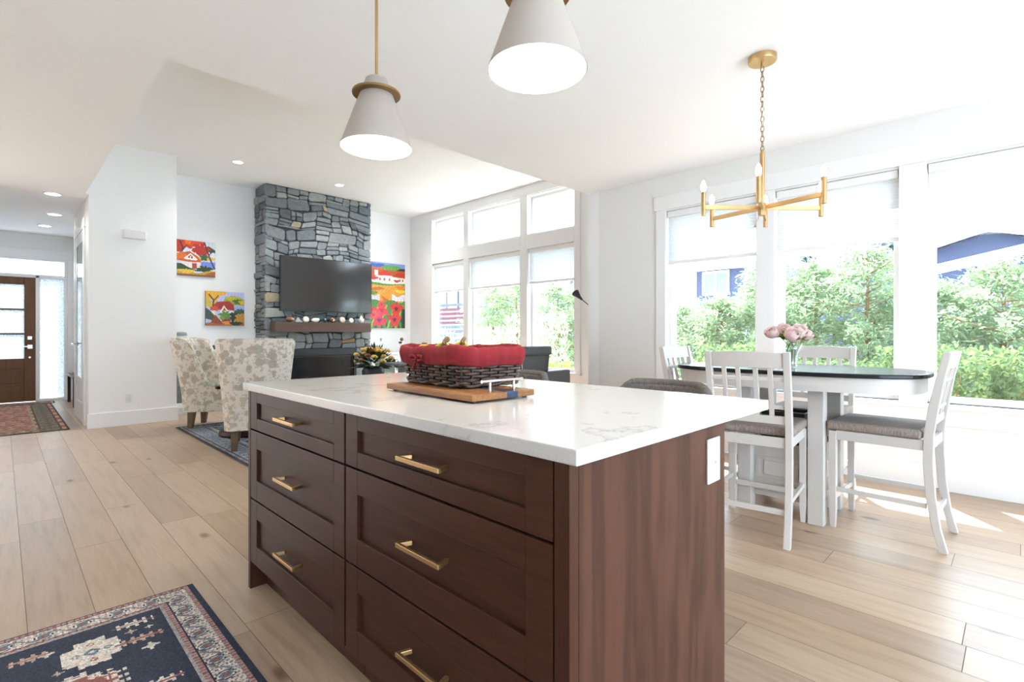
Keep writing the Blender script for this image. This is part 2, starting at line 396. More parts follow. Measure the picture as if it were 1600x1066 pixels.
# casings
b = bm_(); t = .018; x0, x1 = XW-t, XW
for p, q in ((2.572, 2.68), (1.535, 1.685), (.496, .659), (-.50, -.39)): box(b, x0, x1, p, q, .625, 2.395)
box(b, x0-.006, x1, -.52, 2.70, 2.395, 2.535); box(b, x0-.03, x1+.07, -.52, 2.70, .590, .625); box(b, x0, x1, -.5, 2.68, .47, .590)
struct('trim_1', b, 'trim', bev=.003)
b = bm_(); x0, x1 = XL-t, XL
for p, q in ((4.42, 4.53), (5.45, 5.61), (6.865, 7.005), (7.94, 7.99)): box(b, x0, x1, p, q, .57, 3.29)
for p, q in LW: box(b, x0, x1, p, q, 2.45, 2.675)
box(b, x0-.004, x1, 4.40, 8.02, 3.29, 3.40); box(b, x0-.03, x1+.07, 4.40, 8.02, .535, .57)
struct('trim_2', b, 'trim', bev=.003)
def baseboard(name, *boxes):
    b = bm_()
    for q in boxes: box(b, *q, 0, .178)
    struct(name, b, 'trim', bev=.004)
baseboard('baseboard_right', (XW-.016, XW, -3, YB))
baseboard('baseboard_hall', (.714, 1.636, YL-.016, YL), (1.62, 1.636, YL, 8.2))
baseboard('baseboard_back', (1.64, 2.84, YK-.016, YK), (4.66, XL, YK-.016, YK))
baseboard('baseboard_foyer', (.934, .95, 9.5, 11.6))
baseboard('baseboard_return', (XW-.016, XL, YB, YB+.016))

# blinds
def blind(x, a, c, z1, zb, label):
    o = thing('roller_blind', label, 'window blind', (x+.035, (a+c)/2, zb), 0, None); h = (c-a)/2-.008
    b = bm_(); rbox(b, -.028, .03, -h, h, z1-.065-zb, z1-.003-zb, .006); obj('head_rail', b, 'trim', o)
    b = bm_(); grid(b, lambda u, v: Vector((.004*math.sin(v*PI*60)*.3, -h+2*h*u, .03+v*(z1-.06-zb-.03))), 6, 121); obj('fabric', b, 'blind', o)
    b = bm_(); rbox(b, -.012, .012, -h, h, 0, .034, .005); obj('bottom_rail', b, 'trim', o, label='pale bottom rail')
for (a, c, z0, z1), l in zip(DW, ('at the right edge of the photo', 'middle of three, behind the chandelier', 'leftmost of three')):
    blind(XW, a, c, z1, 1.837, 'half-lowered white blind in the dining window '+l)
for (a, c), l in zip(LW, ('nearest the dining room corner', 'middle of three, above the sofa', 'nearest the fireplace wall')):
    blind(XL, a, c, 2.45, 1.905, 'short white blind in the tall living room window '+l)

# ------------------------------------------------------------------ front door wall
YF = 11.6
b = bm_()
for q in ((.40, .445, 0, 2.10), (-.62, -.575, 0, 2.10), (.76, .80, 0, 2.38), (-.86, -.82, 0, 2.38)): box(b, q[0], q[1], YF+.0, YF+.1, q[2], q[3])
box(b, -.82, .76, YF, YF+.1, 2.06, 2.115); box(b, -.82, .76, YF, YF+.1, 2.35, 2.38)
box(b, .445, .76, YF, YF+.1, 0, .04); box(b, -.82, -.62, YF, YF+.1, 0, .04)
struct('trim_3', b, 'trim', bev=.003)
b = bm_(); box(b, -.93, .87, YF-.02, YF, 2.38, 2.53); box(b, .80, .90, YF-.02, YF, 0, 2.38); struct('trim_4', b, 'trim', bev=.003)
f = struct('window_10', bx(.445, .455, YF+.05, YF+.06, .04, 2.06), 'trim'); obj('frosted_pane', bx(.455, .76, YF+.05, YF+.056, .04, 2.06), 'frost', f)
f = struct('window_11', bx(-.82, -.81, YF+.05, YF+.06, 2.115, 2.35), 'trim'); obj('pane', bx(-.81, .76, YF+.05, YF+.056, 2.115, 2.35), 'glass', f)
f = struct('window_12', bx(-.63, -.62, YF+.05, YF+.06, .04, 2.06), 'trim'); obj('frosted_pane', bx(-.82, -.63, YF+.05, YF+.056, .04, 2.06), 'frost', f)
b = bm_(); y0, y1 = YF+.02, YF+.065; X0, X1 = -.575, .40
box(b, X0, -.44, y0, y1, .01, 2.06); box(b, .265, X1, y0, y1, .01, 2.06)
for z0, z1 in ((.01, .27), (.56, .72), (1.94, 2.06)): box(b, -.44, .265, y0, y1, z0, z1)
for z in (1.13, 1.53): box(b, -.44, .265, y0, y1, z-.012, z+.012)
box(b, -.44, .265, y0+.012, y1-.012, .27, .56); rbox(b, -.38, .205, y0+.004, y1-.004, .32, .51, .008)
d1 = struct('door_1', b, 'doorw', bev=.004)
obj('frosted_pane', bx(-.44, .265, y0+.02, y0+.026, .72, 1.94), 'frost', d1)
b = bm_(); rbox(b, .30, .365, y0-.02, y0, .88, .95, .006); bar(b, (.33, y0-.045, .92), (.21, y0-.045, .92), .018, .014); bar(b, (.33, y0, .92), (.33, y0-.05, .92), .018, .018); obj('handle', b, 'chrome', d1)
b = bm_(); rbox(b, .30, .36, y0-.02, y0, 1.03, 1.09, .006); obj('deadbolt', b, 'chrome', d1)
b = bm_(); cyl(b, (.33, y0-.01, .74), (.33, y0, .74), .014); obj('viewer', b, 'chrome', d1)
# tall white glazed hall door seen edge-on, on the X=.73 face
b = bm_(); x0 = .70
for p, q, r, s in ((8.12, 8.22, 0, 2.44), (9.18, 9.28, 0, 2.44), (8.09, 9.31, 2.44, 2.56)): box(b, .708, .73, p, q, r, s)
struct('trim_5', b, 'trim', bev=.003)
b = bm_(); box(b, .716, .73, 8.22, 8.34, .01, 2.44); box(b, .716, .73, 9.06, 9.18, .01, 2.44)
for r, s in ((.01, .25), (2.3, 2.44), (.46, .56)): box(b, .716, .73, 8.34, 9.06, r, s)
box(b, .722, .73, 8.34, 9.06, .25, .46)
d2 = struct('door_2', b, 'trim', bev=.003)
obj('pane', bx(.722, .727, 8.34, 9.06, .56, 2.3), M['cabglass'], d2)
b = bm_(); cyl(b, (.716, 9.02, 1.0), (.66, 9.02, 1.0), .012); bar(b, (.665, 9.02, 1.0), (.665, 8.90, 1.0), .016, .016); cyl(b, (.716, 9.02, 1.0), (.712, 9.02, 1.0), .028); obj('handle', b, 'chrome', d2)
b = bm_()
for z in (.3, 1.2, 2.2): box(b, .706, .718, 8.20, 8.235, z, z+.09)
obj('hinge', b, 'chrome', d2)
o = thing('thermostat', 'small white wall control beside the tall hall door', 'thermostat', (.722, 9.42, 1.56))
b = bm_(); rbox(b, -.012, .008, -.04, .04, -.06, .06, .005); obj('body', b, 'white', o); obj('display', bx(-.0135, -.012, -.022, .022, .0, .035), 'grey', o)

# ------------------------------------------------------------------ small wall fittings
o = thing('door_chime', 'white plastic door chime box high on the white hall wall', 'door chime', (1.166, YL-.02, 2.36))
b = bm_(); rbox(b, -.123, .123, -.035, .02, -.055, .055, .02, 4); obj('cover', b, 'white', o, smooth='auto')
obj('base', bx(-.115, .115, .008, .0195, -.05, .05), 'trim', o)
def outlet(name, label, loc, rz, wd, ht):
    o = thing(name, label, 'outlet', loc, rz)
    b = bm_(); rbox(b, -wd/2, wd/2, -.007, 0, -ht/2, ht/2, .003); obj('plate', b, 'white', o)
    b = bm_(); rbox(b, -wd*.24, wd*.24, -.010, -.006, -ht*.36, ht*.36, .002); ins = obj('receptacle', b, 'white', o)
    b = bm_()
    for s in (-1, 1):
        for dx in (-.006, .006): box(b, dx-.001, dx+.001, -.0106, -.0098, s*ht*.22-.005, s*ht*.22+.005)
        box(b, -.002, .002, -.0106, -.0098, s*ht*.22-.013, s*ht*.22-.009)
    box(b, -.006, .006, -.0108, -.0098, -.008, -.001); obj('slots', b, 'grey', ins)
    return o
outlet('outlet', 'white wall outlet low on the white hall wall', (1.12, YL, .335), 0, .075, .115)
outlet('outlet', 'white outlet plate on the end panel of the kitchen island', (1.424, .622, .775), 0, .078, .125)
def downlight(x, y, z, label, r=.075, grp=None, pw=42):
    o = thing('downlight', label, 'recessed light', (x, y, z), 0, grp)
    b = bm_(); lathe(b, [(r, 0), (r, -.008), (r*.8, -.008), (r*.8, -.001)], seg=28, caps=False); obj('trim_ring', b, 'trim', o, smooth='auto')
    b = bm_(); lathe(b, [(0, -.003), (r*.8, -.003), (r*.8, -.001), (0, -.001)], seg=28); obj('lens', b, 'down', o)
    l = bpy.data.lights.new('downlight_beam', 'SPOT'); l.energy = pw; l.spot_size = math.radians(130); l.spot_blend = .8; l.shadow_soft_size = r*.8; l.color = (1, .98, .95); lo = bpy.data.objects.new('downlight_beam', l); C.objects.link(lo); lo.parent = o; lo.location = (0, 0, -.02)
for x, y, l in ((2.254, 7.476, 'in the high ceiling just left of the stone chimney'), (3.716, 7.52, 'in the high ceiling just in front of the stone chimney'), (5.05, 7.55, 'in the high ceiling right of the stone chimney')):
    downlight(x, y, ZL, 'small recessed light '+l)
for x, y, l in ((.43, 8.12, 'nearest of three'), (.52, 9.5, 'middle of three'), (.47, 10.6, 'farthest of three, close to the front door')):
    downlight(x, y, 2.79, 'round recessed light in the hall ceiling, '+l, .09, None, 13)

# ------------------------------------------------------------------ kitchen island
XF = .78   # drawer front plane
def cabinet(y0, y1, label):
    o = thing('drawer_cabinet', label, 'cabinet', (XF, (y0+y1)/2, 0)); h = (y1-y0)/2
    obj('body', bx(.022, .72, -h, h, .12, .882), 'cab_v', o)
    obj('toe_kick', bx(.07, .70, -h, h, 0, .119), 'cab_v', o)
    for z0, z1, tr, brl in ((.124, .402, .075, .085), (.409, .707, .075, .085), (.714, .877, .046, .05)):
        a, c = -h+.003, h-.003; st = .075; b = bm_()
        box(b, 0, .021, a, a+st, z0, z1); box(b, 0, .021, c-st, c, z0, z1)
        box(b, 0, .021, a+st, c-st, z0, z0+brl); box(b, 0, .021, a+st, c-st, z1-tr, z1)
        dr = obj('drawer', b, 'cab_h', o, bev=.0015)
        obj('panel', bx(.012, .020, a+st-.002, c-st+.002, z0+brl-.002, z1-tr+.002), 'cab_h', dr)
        zc = (z0+brl+z1-tr)/2; b = bm_(); L = .09
        for s in (-1, 1): bar(b, (.011, s*(L-.012), zc), (-.024, s*L, zc), .012, .012)
        bar(b, (-.026, -L-.006, zc), (-.026, L+.006, zc), .010, .013); obj('handle', b, 'brass', dr, bev=.0015)
    return o
cabinet(.662, 1.537, 'wide brown drawer cabinet at the near end of the island, brass pulls')
cabinet(1.541, 2.42, 'brown drawer cabinet at the far end of the island, brass pulls')
o = thing('end_panel', 'wide dark brown end panel of the island with the white outlet on it', 'panel', (1.145, .622, 0))
obj('board', bx(-.335, .365, 0, .022, 0, .882), 'cab_end', o, bev=.001)
obj('filler_post', bx(-.365, -.336, 0, .039, 0, .882), 'cab_v', o, bev=.001)
o = tag(obj('end_panel', bx(XF, 1.50, 2.422, 2.447, 0, .882), 'cab_v', bev=.001), 'narrow brown end panel at the far end of the island, next to the wing chairs', 'panel')
b = bm_(); rbox(b, .76, 1.78, .589, 2.459, .883, .915, .003, 2); tag(obj('countertop', b, 'quartz'), 'white veined quartz countertop on the brown island', 'countertop')

# cutting board with river inlay and handles
o = thing('serving_board', 'wooden serving board with navy stripe under the wicker basket', 'board', (1.165, 1.45, .915), math.radians(-2.5))
b = bm_(); rbox(b, -.135, .135, -.265, .265, .007, .028, .004); obj('wood', b, 'board', o)
b = bm_(); rbox(b, .006, .060, -.2655, .2655, .0068, .0284, .004); obj('inlay', b, 'navyfab', o, label='navy resin stripe')
for s in (-1, 1):
    b = bm_(); cyl(b, (-.065, s*.225, .062), (.115, s*.225, .062), .0055, 12)
    for x in (-.03, .075): cyl(b, (x, s*.225, .026), (x, s*.225, .060), .0045, 10)
    obj('handle', b, 'steel', o, smooth='auto')
for sx in (-1, 1):
    for sy in (-1, 1):
        b = bm_(); lathe(b, [(.008, 0), (.008, .008)], (sx*.11, sy*.24, 0), 12); obj('foot', b, 'dark', o)
# wicker basket
def rrect(w, l, r, n, t):
    # point on rounded rectangle perimeter, t in 0..1
    P = 2*(w+l-4*r)+2*PI*r; s = (t % 1)*P
    segs = [('l', (w/2, -l/2+r), (w/2, l/2-r)), ('a', (w/2-r, l/2-r), 0), ('l', (w/2-r, l/2), (-w/2+r, l/2)), ('a', (-w/2+r, l/2-r), PI/2), ('l', (-w/2, l/2-r), (-w/2, -l/2+r)), ('a', (-w/2+r, -l/2+r), PI), ('l', (-w/2+r, -l/2), (w/2-r, -l/2)), ('a', (w/2-r, -l/2+r), 1.5*PI)]
    for g in segs:
        L = math.dist(g[1], g[2]) if g[0] == 'l' else PI*r/2
        if s <= L+1e-9:
            f = s/L
            if g[0] == 'l':
                x = g[1][0]+(g[2][0]-g[1][0])*f; y = g[1][1]+(g[2][1]-g[1][1])*f; dx = g[2][0]-g[1][0]; dy = g[2][1]-g[1][1]; q = math.hypot(dx, dy)
                return x, y, dy/q, -dx/q
            a = g[2]+f*PI/2; return g[1][0]+r*math.cos(a), g[1][1]+r*math.sin(a), math.cos(a), math.sin(a)
        s -= L
    return w/2, -l/2+r, 1, 0
bk = thing('wicker_basket', 'dark wicker basket with red cloth liner on the serving board', 'basket', (1.245, 1.52, .9432), math.radians(-2))
BW, BLn, BH = .262, .365, .118
def bdim(z): f = z/BH; return BW+.022*f, BLn+.030*f
NS = 30; b = bm_()
for row in range(10):
    z = .008+row*.0108; ww, ll = bdim(z); pts = []
    for i in range(NS*4):
        x, y, nx, ny = rrect(ww, ll, .03, 0, i/(NS*4)); ph = math.cos(PI*(i/4)+(PI if row % 2 else 0))
        pts.append((x+nx*.0075*ph, y+ny*.0075*ph, z+random.uniform(-.0008, .0008)))
    tube(b, pts, .0058, 6, True, .75)
obj('weave', b, 'wicker', bk, smooth=True)
b = bm_()
for i in range(NS):
    pts = []
    for k in range(6):
        z = .002+k*(BH-.002)/5; ww, ll = bdim(z); x, y, nx, ny = rrect(ww, ll, .03, 0, i/NS); pts.append((x, y, z))
    tube(b, pts, .005, 6)
obj('stakes', b, 'wicker', bk, smooth=True)
for zz in (.004, .0):
    b = bm_(); pts = []
    for i in range(NS*4):
        x, y, nx, ny = rrect(BW, BLn, .03, 0, i/(NS*4)); a = i*.7
        pts.append((x+nx*(.004+.004*math.cos(a)), y+ny*(.004+.004*math.cos(a)), .0105+.004*math.sin(a)))
    if zz: tube(b, pts, .006, 6, True); obj('rim_braid', b, 'wicker', bk, smooth=True)
    else: b.free()
b = bm_(); prism(b, [rrect(BW-.012, BLn-.012, .03, 0, i/48)[:2] for i in range(48)], .003, .010); obj('bottom', b, 'wicker', bk)
def liner(u, v):
    # v 0: lower outside hem, .55 top roll, 1: inside depth
    nz = .0018*math.sin(u*2*PI*13+2*math.sin(u*31))+.0012*math.sin(u*2*PI*29+1)
    if v < .5: f = v/.5; z = .078+f*.060; off = .012+.007*math.sin(f*PI*.9)+nz*(1-.3*f)
    elif v < .62: a = (v-.5)/.12*PI; z = .138+.007*math.sin(a)+nz*.5; off = .012-.011*(1-math.cos(a))+nz
    else: f = (v-.62)/.38; z = .138-.10*f; off = -.012+nz
    wav = .004*math.sin(u*2*PI*3+.5)+.003*math.sin(u*2*PI*7)
    ww, ll = bdim(min(z, BH)); x, y, nx, ny = rrect(ww, ll, .03, 0, u)
    return Vector((x+nx*off, y+ny*off, z+wav*(1 if v > .3 else v/.3) + (0 if v > .1 else wav*.8)))
b = bm_(); grid(b, liner, 240, 22, True); obj('cloth_liner', b, 'red', bk, smooth=True, solid=.002)
b = bm_()
def ribbon(pts, wd):
    tube(b, pts, [wd*q for q in np.linspace(.7, 1, len(pts))], 8, False, .25)
xl = -BW/2-.030; yl = .055
for s in (-1, 1):
    tube(b, [(xl, yl, .098), (xl-.008, yl+s*.018, .108), (xl-.006, yl+s*.036, .106), (xl-.004, yl+s*.034, .094), (xl-.004, yl+s*.014, .092), (xl, yl, .097)], [.004, .006, .007, .006, .006, .004], 8)
    tube(b, [(xl, yl, .096), (xl-.007, yl+s*.012+.004, .076), (xl-.004, yl+s*.02+.004, .052)], [.004, .006, .008], 8, False, .35)
ball(b, (xl-.003, yl, .097), .009); obj('bow', b, 'red', bk, smooth=True)
# fruit in the basket
def banana(parent, p, rz, lean, mat, L=.17):
    b = bm_(); pts = []; rad = []
    for i in range(14):
        f = i/13; a = (f-.5)*1.5; pts.append(Vector((0, .11*math.sin(a)*L/.17, .11*(1-math.cos(a))*-1))); rad.append(.018*min(1, .30+2.6*f)*min(1, .25+4.5*(1-f)) if f > .1 else .0062)
    m = Matrix.Translation(p) @ Matrix.Rotation(rz, 4, 'Z') @ Matrix.Rotation(lean, 4, 'X')
    tube(b, [m @ q for q in pts], rad, 7); o = obj('banana', b, mat, parent, smooth=True)
    b = bm_(); tube(b, [m @ pts[0], m @ (pts[0]+Vector((0, -.016, -.012)))], [.0066, .0075], 7); obj('stem_tip', b, 'tip', o)
for nm, lb, (x, y), mt, tip in (('banana_bunch', 'green-yellow bananas with a broad brown stem in the middle of the basket', (1.195, 1.56), 'bananag', .021), ('banana_bunch', 'yellow bananas with a thin upright stem nearest the corner of the red-lined basket', (1.215, 1.475), 'banana', .012)):
    o = thing(nm, lb, 'bananas', (x, y, .934 if tip > .015 else .939)); 
    for i in range(3):
        ang = i*.5-.5; b = bm_(); pts = []; rad = []
        for k in range(12):
            f = k/11; pts.append((math.sin(ang+.5)*.10*math.sin(f*1.9)+.0*f, math.cos(ang+.5)*.10*math.sin(f*1.9)+(i-1)*.006, .165-.145*f**1.4)); rad.append(.007 if f < .12 else .0165*min(1, .55+f)*(1 if f < .85 else .7))
        tube(b, pts, rad, 8); obj('banana', b, mt, o, smooth=True)
    b = bm_(); tube(b, [(0, 0, .150), (0, 0, .166), (tip*.6, 0, .176), (tip, 0, .178)], [.010, .008, tip*.62, tip*.45], 8); obj('stem', b, 'tip', o, smooth=True)
o = thing('orange', 'yellow-orange fruit peeking over the liner at the left end of the basket', 'fruit', (1.17, 1.655, 1.022)); b = bm_(); ball(b, (0, 0, .032), .038); obj('flesh', b, 'orange', o, smooth=True)
b = bm_(); cyl(b, (0, 0, .066), (0, 0, .075), .010, 8); obj('stem', b, 'tip', o)

# ------------------------------------------------------------------ pendants
def pendant(x, y, label):
    o = thing('pendant_lamp', label, 'pendant lamp', (x, y, 1.94))
    b = bm_(); lathe(b, [(.153, 0), (.069, .235), (.046, .298), (.040, .303), (.012, .305), (.012, .300), (.040, .298), (.066, .233), (.150, .001)], seg=64, caps=False); b.faces.ensure_lookup_table()
    me = obj('shade', b, ['shade', 'shade_in'], o, smooth='auto')
    for p in me.data.polygons:
        c = p.center; r = math.hypot(c.x, c.y)
        outer = abs(r-(.153-.084*min(c.z, .235)/.235)) < .0014 if c.z < .235 else True
        p.material_index = 0 if outer else 1
    b = bm_(); lathe(b, [(.070, .229), (.102, .231), (.103, .236), (.102, .240), (.066, .242)], seg=48, caps=False); obj('collar_ring', b, 'bronze', o, smooth='auto')
    b = bm_(); cyl(b, (0, 0, .304), (0, 0, ZC-1.94-.02), .0065, 14); lathe(b, [(.012, .304), (.012, .318), (.006, .325)], seg=16); obj('rod', b, 'brass', o, smooth='auto')
    b = bm_(); lathe(b, [(.06, ZC-1.94-.025), (.062, ZC-1.94-.02), (.062, ZC-1.94)], seg=32); obj('ceiling_canopy', b, 'brass', o, smooth='auto')
    b = bm_(); lathe(b, [(.018, .24), (.020, .21), (.036, .165), (.034, .135), (.018, .112), (0, .106)], seg=24); obj('bulb', b, 'bulb', o, smooth=True)
    l = bpy.data.lights.new('pendant_light', 'POINT'); l.energy = 4.5; l.color = (1, .92, .82); l.shadow_soft_size = .03
    lo = bpy.data.objects.new('pendant_light', l); C.objects.link(lo); lo.parent = o; lo.location = (0, 0, .06)
pendant(1.155, 1.99, 'taupe cone pendant with brass ring over the far end of the island')
pendant(1.165, 1.055, 'taupe cone pendant cut off by the top of the photo')

# ------------------------------------------------------------------ chandelier
ch = thing('chandelier', 'six-armed brushed brass chandelier hanging from a chain over the dining table', 'chandelier', (3.13, 1.07, 0))
b = bm_(); lathe(b, [(.074, ZC-.032), (.076, ZC-.028), (.076, ZC)], seg=40); cyl(b, (0, 0, ZC-.055), (0, 0, ZC-.03), .008); obj('ceiling_canopy', b, 'brass', ch, smooth='auto')
b = bm_(); z = ZC-.055; i = 0
while z > 2.20:
    pts = []
    for k in range(14):
        a = 2*PI*k/14; dx, dz = .0095*math.cos(a), .0185*math.sin(a)
        pts.append((dx if i % 2 else 0, 0 if i % 2 else dx, z-.017+dz))
    tube(b, pts, .0022, 6, True); z -= .029; i += 1
obj('chain', b, 'bronze', ch, smooth=True)
b = bm_(); tube(b, [(.012*math.sin(q*9), .010*math.cos(q*7), ZC-.05-q*.52) for q in np.linspace(0, 1, 24)], .0018, 6); obj('cord', b, 'white', ch, smooth=True)
b = bm_(); cyl(b, (0, 0, 1.83), (0, 0, 2.18), .0135, 20); lathe(b, [(.0135, 2.18), (.010, 2.19), (.004, 2.205)], seg=16); lathe(b, [(.022, 1.82), (.024, 1.83), (.024, 1.885), (.02, 1.89)], seg=6); obj('stem', b, 'brass', ch, smooth='auto')
b = bm_(); tube(b, [(.006*math.sin(q*8), .02+.02*q, 1.82-q*.05) for q in np.linspace(0, 1, 10)], .002, 6); ball(b, (0.004, .04, 1.765), .007); obj('pull_chain', b, 'brass', ch, smooth=True)
for a in (-93, -33, 27, 87, 147, 207):
    a = math.radians(a-26); dx = .7071*(math.cos(a)+math.sin(a)); dy = .7071*(-math.cos(a)+math.sin(a)); R = .345
    b = bm_(); bar(b, (dx*.015, dy*.015, 1.865), (dx*R, dy*R, 1.865), .014, .024); ar = obj('arm', b, 'brass', ch, bev=.001)
    b = bm_(); cyl(b, (dx*R, dy*R, 1.815), (dx*R, dy*R, 1.955), .0125, 18); obj('candle_tube', b, 'brass', ar, smooth='auto')
    b = bm_(); lathe(b, [(.009, 1.955), (.012, 1.963), (.0155, 1.980), (.013, 2.0), (.006, 2.016), (0, 2.024)], (dx*R, dy*R, 0), 16); obj('bulb', b, 'bulb', ar, smooth=True)

# ------------------------------------------------------------------ dining table and chairs
TX, TY = 3.64, 1.07
tb = thing('dining_table', 'counter-height oval dining table with dark top and white pedestal storage base', 'table', (TX, TY, 0))
def oval(a, c, n=72, e=3.0):
    return [(math.copysign(abs(math.cos(t))**(2/e), math.cos(t))*a, math.copysign(abs(math.sin(t))**(2/2.3), math.sin(t))*c) for t in (2*PI*k/n for k in range(n))]
b = bm_(); prism(b, oval(.42, .72), .889, .914); obj('tabletop', b, 'tabletop', tb, bev=.006)
b = bm_(); grid(b, lambda u, v: Vector((*[q for q in oval(.385, .685, 96)[int(round(u*96)) % 96]], .805+.083*v)), 96, 2, True); obj('apron', b, 'chair', tb, solid=.02)
for sx in (-1, 1):
    for sy in (-1, 1):
        b = bm_(); rbox(b, sx*.20-.042, sx*.20+.042, sy*.205-.042, sy*.205+.042, 0, .888, .004); obj('column', b, 'chair', tb)
b = bm_(); box(b, -.185, .185, -.19, .19, .13, .445); obj('storage_base', b, 'chair', tb, bev=.003)
for sx in (-1, 1):
    b = bm_()
    for z in (.215, .345): box(b, sx*.185-(.004 if sx < 0 else 0), sx*.185+(.004 if sx > 0 else 0), -.16, .16, z-.004, z+.004)
    for y0_, y1_ in ((-.15, -.125), (-.10, .10), (.125, .15)): box(b, sx*.185-(.006 if sx < 0 else 0), sx*.185+(.006 if sx > 0 else 0), y0_, y1_, .235, .325)
    obj('door_panel', b, 'chair', tb, bev=.002)
for sy in (-1, 1):
    b = bm_()
    for z in (.215, .345): box(b, -.16, .16, sy*.19-.004, sy*.19+.004, z-.004, z+.004)
    for x0_, x1_ in ((-.15, -.125), (-.10, .10), (.125, .15)): box(b, x0_, x1_, sy*.19-.006, sy*.19+.006, .235, .325)
    obj('end_panel', b, 'chair', tb, bev=.002)
b = bm_(); rbox(b, -.19, .19, -.20, .20, .445, .465, .003); obj('base_top', b, 'tabletop', tb)
b = bm_(); box(b, -.188, .188, -.195, .195, .095, .13)
obj('plinth', b, 'chair', tb, bev=.006)
for sx in (-1, 1):
    b = bm_(); lathe(b, [(.03, -.012), (.035, -.006), (.035, .006), (.03, .012)], seg=16); bmesh.ops.transform(b, matrix=Matrix.Translation((sx*.10, -.12, .036)) @ Matrix.Rotation(PI/2, 4, 'X'), verts=b.verts)
    box(b, sx*.10-.01, sx*.10+.01, -.135, -.105, .06, .096); obj('caster', b, 'grey', tb, smooth='auto')

o = thing('storage_bin', 'black open bin on the pedestal base of the dining table', 'bin', (TX-.07, TY+.0, .4655))
b = bm_(); w_, l_, h_ = .085, .125, .175
for q in ((-w_, w_, -l_, l_, 0, .006), (-w_, -w_+.005, -l_, l_, .006, h_), (w_-.005, w_, -l_, l_, .006, h_), (-w_+.005, w_-.005, -l_, -l_+.005, .006, h_), (-w_+.005, w_-.005, l_-.005, l_, .006, h_)): box(b, *q)
obj('bin_shell', b, 'black', o)
b = bm_(); tube(b, [(-w_, -l_, h_), (w_, -l_, h_), (w_, l_, h_), (-w_, l_, h_)], .004, 6, True); obj('rim', b, 'steel', o)
b = bm_(); rbox(b, -.035, .035, -.02, .02, 0, .10, .002)
o = thing('carton', 'small yellow-green box behind the near table column', 'box', (TX+.10, TY-.155, .4655)); obj('body', b, 'boxy', o); obj('lid', bx(-.036, .036, -.021, .021, .10, .108), 'boxy', o)

